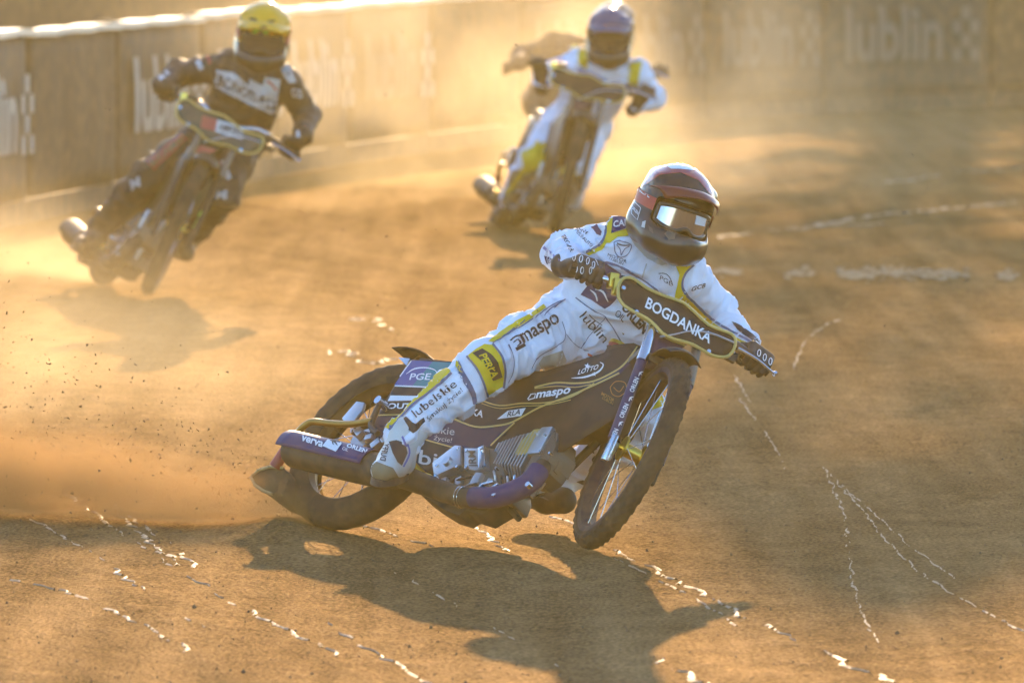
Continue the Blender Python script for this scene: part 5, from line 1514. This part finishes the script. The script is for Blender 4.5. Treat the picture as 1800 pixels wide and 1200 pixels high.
# ------------------------------------------------------------------ dust in the air
def dust_material(name, kind, dens, nscale, lo, hi, prm, alb=1.0, hollow=0, aniso=None):
    m = bpy.data.materials.new(name); m.use_nodes = True
    nt = m.node_tree; N = nt.nodes; Lk = nt.links; N.clear()
    out = N.new('ShaderNodeOutputMaterial'); pv = N.new('ShaderNodeVolumePrincipled')
    pv.inputs['Color'].default_value = (*([c_ * alb for c_ in (HAZE_RGB if kind == 'even' else DUST_RGB)] if not isinstance(alb, tuple) else alb), 1); pv.inputs['Anisotropy'].default_value = DUST_G if aniso is None else aniso
    Lk.new(pv.outputs[0], out.inputs['Volume'])
    if kind == 'even':
        pv.inputs['Density'].default_value = dens; return m
    tc = N.new('ShaderNodeTexCoord'); sx = N.new('ShaderNodeSeparateXYZ'); Lk.new(tc.outputs['Object'], sx.inputs[0])
    def math_(op, a, b=None, clamp=False):
        n = N.new('ShaderNodeMath'); n.operation = op; n.use_clamp = clamp
        for i, v in enumerate((a, b)):
            if v is None: continue
            if isinstance(v, (int, float)): n.inputs[i].default_value = v
            else: Lk.new(v, n.inputs[i])
        return n.outputs[0]
    x, y, z = sx.outputs
    nz = N.new('ShaderNodeTexNoise'); nz.inputs['Scale'].default_value = nscale; nz.inputs['Detail'].default_value = 3.0; nz.inputs['Roughness'].default_value = .55
    mpn = N.new('ShaderNodeMapping'); mpn.inputs['Scale'].default_value = (.55, 1, 1) if kind == 'plume' else (1, .5, 1)
    Lk.new(tc.outputs['Object'], mpn.inputs['Vector']); Lk.new(mpn.outputs[0], nz.inputs['Vector'])
    mr = N.new('ShaderNodeMapRange'); mr.inputs[1].default_value = lo; mr.inputs[2].default_value = hi
    Lk.new(nz.outputs[0], mr.inputs[0])
    if kind == 'plume':      # wedge that opens along +x from the wheel
        L_, h0, h1, w0, w1, pw = prm
        t = math_('DIVIDE', x, L_, True)
        hgt = math_('ADD', math_('MULTIPLY', t, h1 - h0), h0)
        wid = math_('ADD', math_('MULTIPLY', t, w1 - w0), w0)
        fz = math_('SUBTRACT', 1.0, math_('DIVIDE', z, hgt), True)
        fz = math_('POWER', fz, pw)
        if hollow: fz = math_('MULTIPLY', fz, math_('DIVIDE', z, math_('MULTIPLY', hgt, hollow), True))
        yy = math_('DIVIDE', y, wid); fy = math_('SUBTRACT', 1.0, math_('MULTIPLY', yy, yy), True)
        fall = math_('MULTIPLY', fz, fy)
        fall = math_('MULTIPLY', fall, math_('SUBTRACT', 1.0, math_('MULTIPLY', t, t), True))
        fall = math_('MULTIPLY', fall, math_('DIVIDE', .35, math_('ADD', t, .12)))
    else:                    # soft blob in a box of half sizes prm
        q = 0
        ssum = None
        for c_, h_ in zip((x, y, z), prm):
            v = math_('DIVIDE', c_, h_); v = math_('MULTIPLY', v, v)
            ssum = v if ssum is None else math_('ADD', ssum, v)
        fall = math_('SUBTRACT', 1.0, ssum, True)
        fall = math_('MULTIPLY', fall, fall)
    d = math_('MULTIPLY', math_('MULTIPLY', fall, mr.outputs[0]), dens)
    Lk.new(d, pv.inputs['Density'])
    return m

def dust_box(name, lo, hi, matrix, mt, label):
    V = [(x, y, z) for x in (lo[0], hi[0]) for y in (lo[1], hi[1]) for z in (lo[2], hi[2])]
    F = [(0, 1, 3, 2), (4, 6, 7, 5), (0, 4, 5, 1), (2, 3, 7, 6), (0, 2, 6, 4), (1, 5, 7, 3)]
    o = mesh_obj(name, V, F, mt, None, smooth=False)
    o.matrix_world = matrix
    return tag(o, label, 'dust', kind='stuff')
def along(p, q):
    d = np.array(q) - np.array(p); a = math.atan2(d[1], d[0])
    return Matrix.Translation((p[0], p[1], p[2])) @ Matrix.Rotation(a, 4, 'Z'), float(np.linalg.norm(d[:2]))
# plume thrown by the leading rear wheel, back and to the left
m_, L_ = along((-.66, 29.66, .0), (-3.6, 31.6, 0))
dust_box('dust_plume', (0, -1.3, 0.0), (L_, 1.3, 2.2), m_, dust_material('dust_plume_near', 'plume', 4.2, 2.4, .42, .60, (L_, .20, 2.2, .16, 1.25, 1.2), .85, .40), 'golden dust plume thrown up by the rear wheel of the leading motorcycle')
dust_box('dirt_roost', (0, -1.3, 0.0), (L_, 1.3, 2.2), m_, dust_material('dirt_roost_near', 'plume', 40.0, 4.0, .38, .60, (L_, .14, .85, .12, .55, 1.6), (.56, .33, .14), 0, .15), 'dense low spray of dark dirt streaming off the leading rear wheel')  # low albedo and even scatter put the plume's shaded base into its colour
# dust drifting between the leading and the second rider
dust_box('dust_cloud', (-2.1, -5, -.05), (2.1, 5, 1.0), Matrix.Translation((-2.2, 36.8, 0)), dust_material('dust_cloud_left', 'blob', .075, 1.3, .42, .60, (2.1, 5, 1.0), .9), 'golden dust cloud drifting over the left of the track below the yellow-helmeted rider')
# plume of the second rider
c2 = np.array(G(180, 500)); m_, L_ = along((c2[0] - .1, c2[1] + .1, 0), (c2[0] - 2.2, c2[1] + 4.4, 0))
dust_box('dust_plume', (0, -1.6, 0), (L_, 1.6, 1.8), m_, dust_material('dust_plume_left', 'plume', .42, 1.5, .38, .64, (L_, .25, 1.8, .3, 1.6, 1.6), .85), 'dust plume behind the yellow-helmeted rider at the left edge')
# big cloud behind the third rider
dust_box('dust_cloud', (-3.8, -6.5, -.05), (3.8, 6.5, 3.4), Matrix.Translation((.0, 60.5, 0)), dust_material('dust_cloud_far', 'blob', .10, 1.0, .42, .60, (3.8, 6.5, 3.4)), 'broad golden dust cloud hanging behind the blue-helmeted rider')
# thin drifting veil across the far right of the bend
dust_box('dust_veil', (-3.0, -7, -.05), (3.0, 7, 2.6), Matrix.Translation((3.4, 68, 0)), dust_material('dust_veil_far', 'blob', .014, 1.1, .42, .60, (3.0, 7, 2.6)), 'thin drifting dust veil over the far right of the bend')
# air filled with fine dust, camera and scene inside
hz = dust_box('haze', (-30, -6, -1.0), (30, 110, 16.5), Matrix.Identity(4), dust_material('haze_air', 'even', HAZE_DENSITY, 0, 0, 1, ()), 'golden haze of fine dust filling the air over the track')

# flying grit in the plume and around
def grit():
    V = []; F = []
    tri = [(0, 1, 2), (0, 2, 3), (0, 3, 1), (1, 3, 2)]
    for _ in range(3600):
        if rng.random() < .93:
            t = rng.random() ** .8; x = -.7 - 2.6 * t + rng.gauss(0, .25 * t); y = 29.7 + 2.2 * t + rng.gauss(0, .4 * t + .05); z = abs(rng.gauss(0, .10 + .55 * t))
        else:
            y = rng.uniform(28, 44); x = rng.uniform(-.06, .05) * y; z = rng.uniform(.05, 1.6)
        s_ = min(rng.uniform(.0012, .0030) * (1 + rng.expovariate(3.5)), .0055)
        n0 = len(V)
        for q in range(4): V.append((x + rng.gauss(0, s_), y + rng.gauss(0, s_), max(z, .02) + rng.gauss(0, s_)))
        F += [tuple(i + n0 for i in t_) for t_ in tri]
    o = mesh_obj('flying_grit', V, F, M['clod'], None, smooth=False)
    tag(o, 'specks of dirt flying through the air in the dust', 'grit', kind='stuff')
grit()
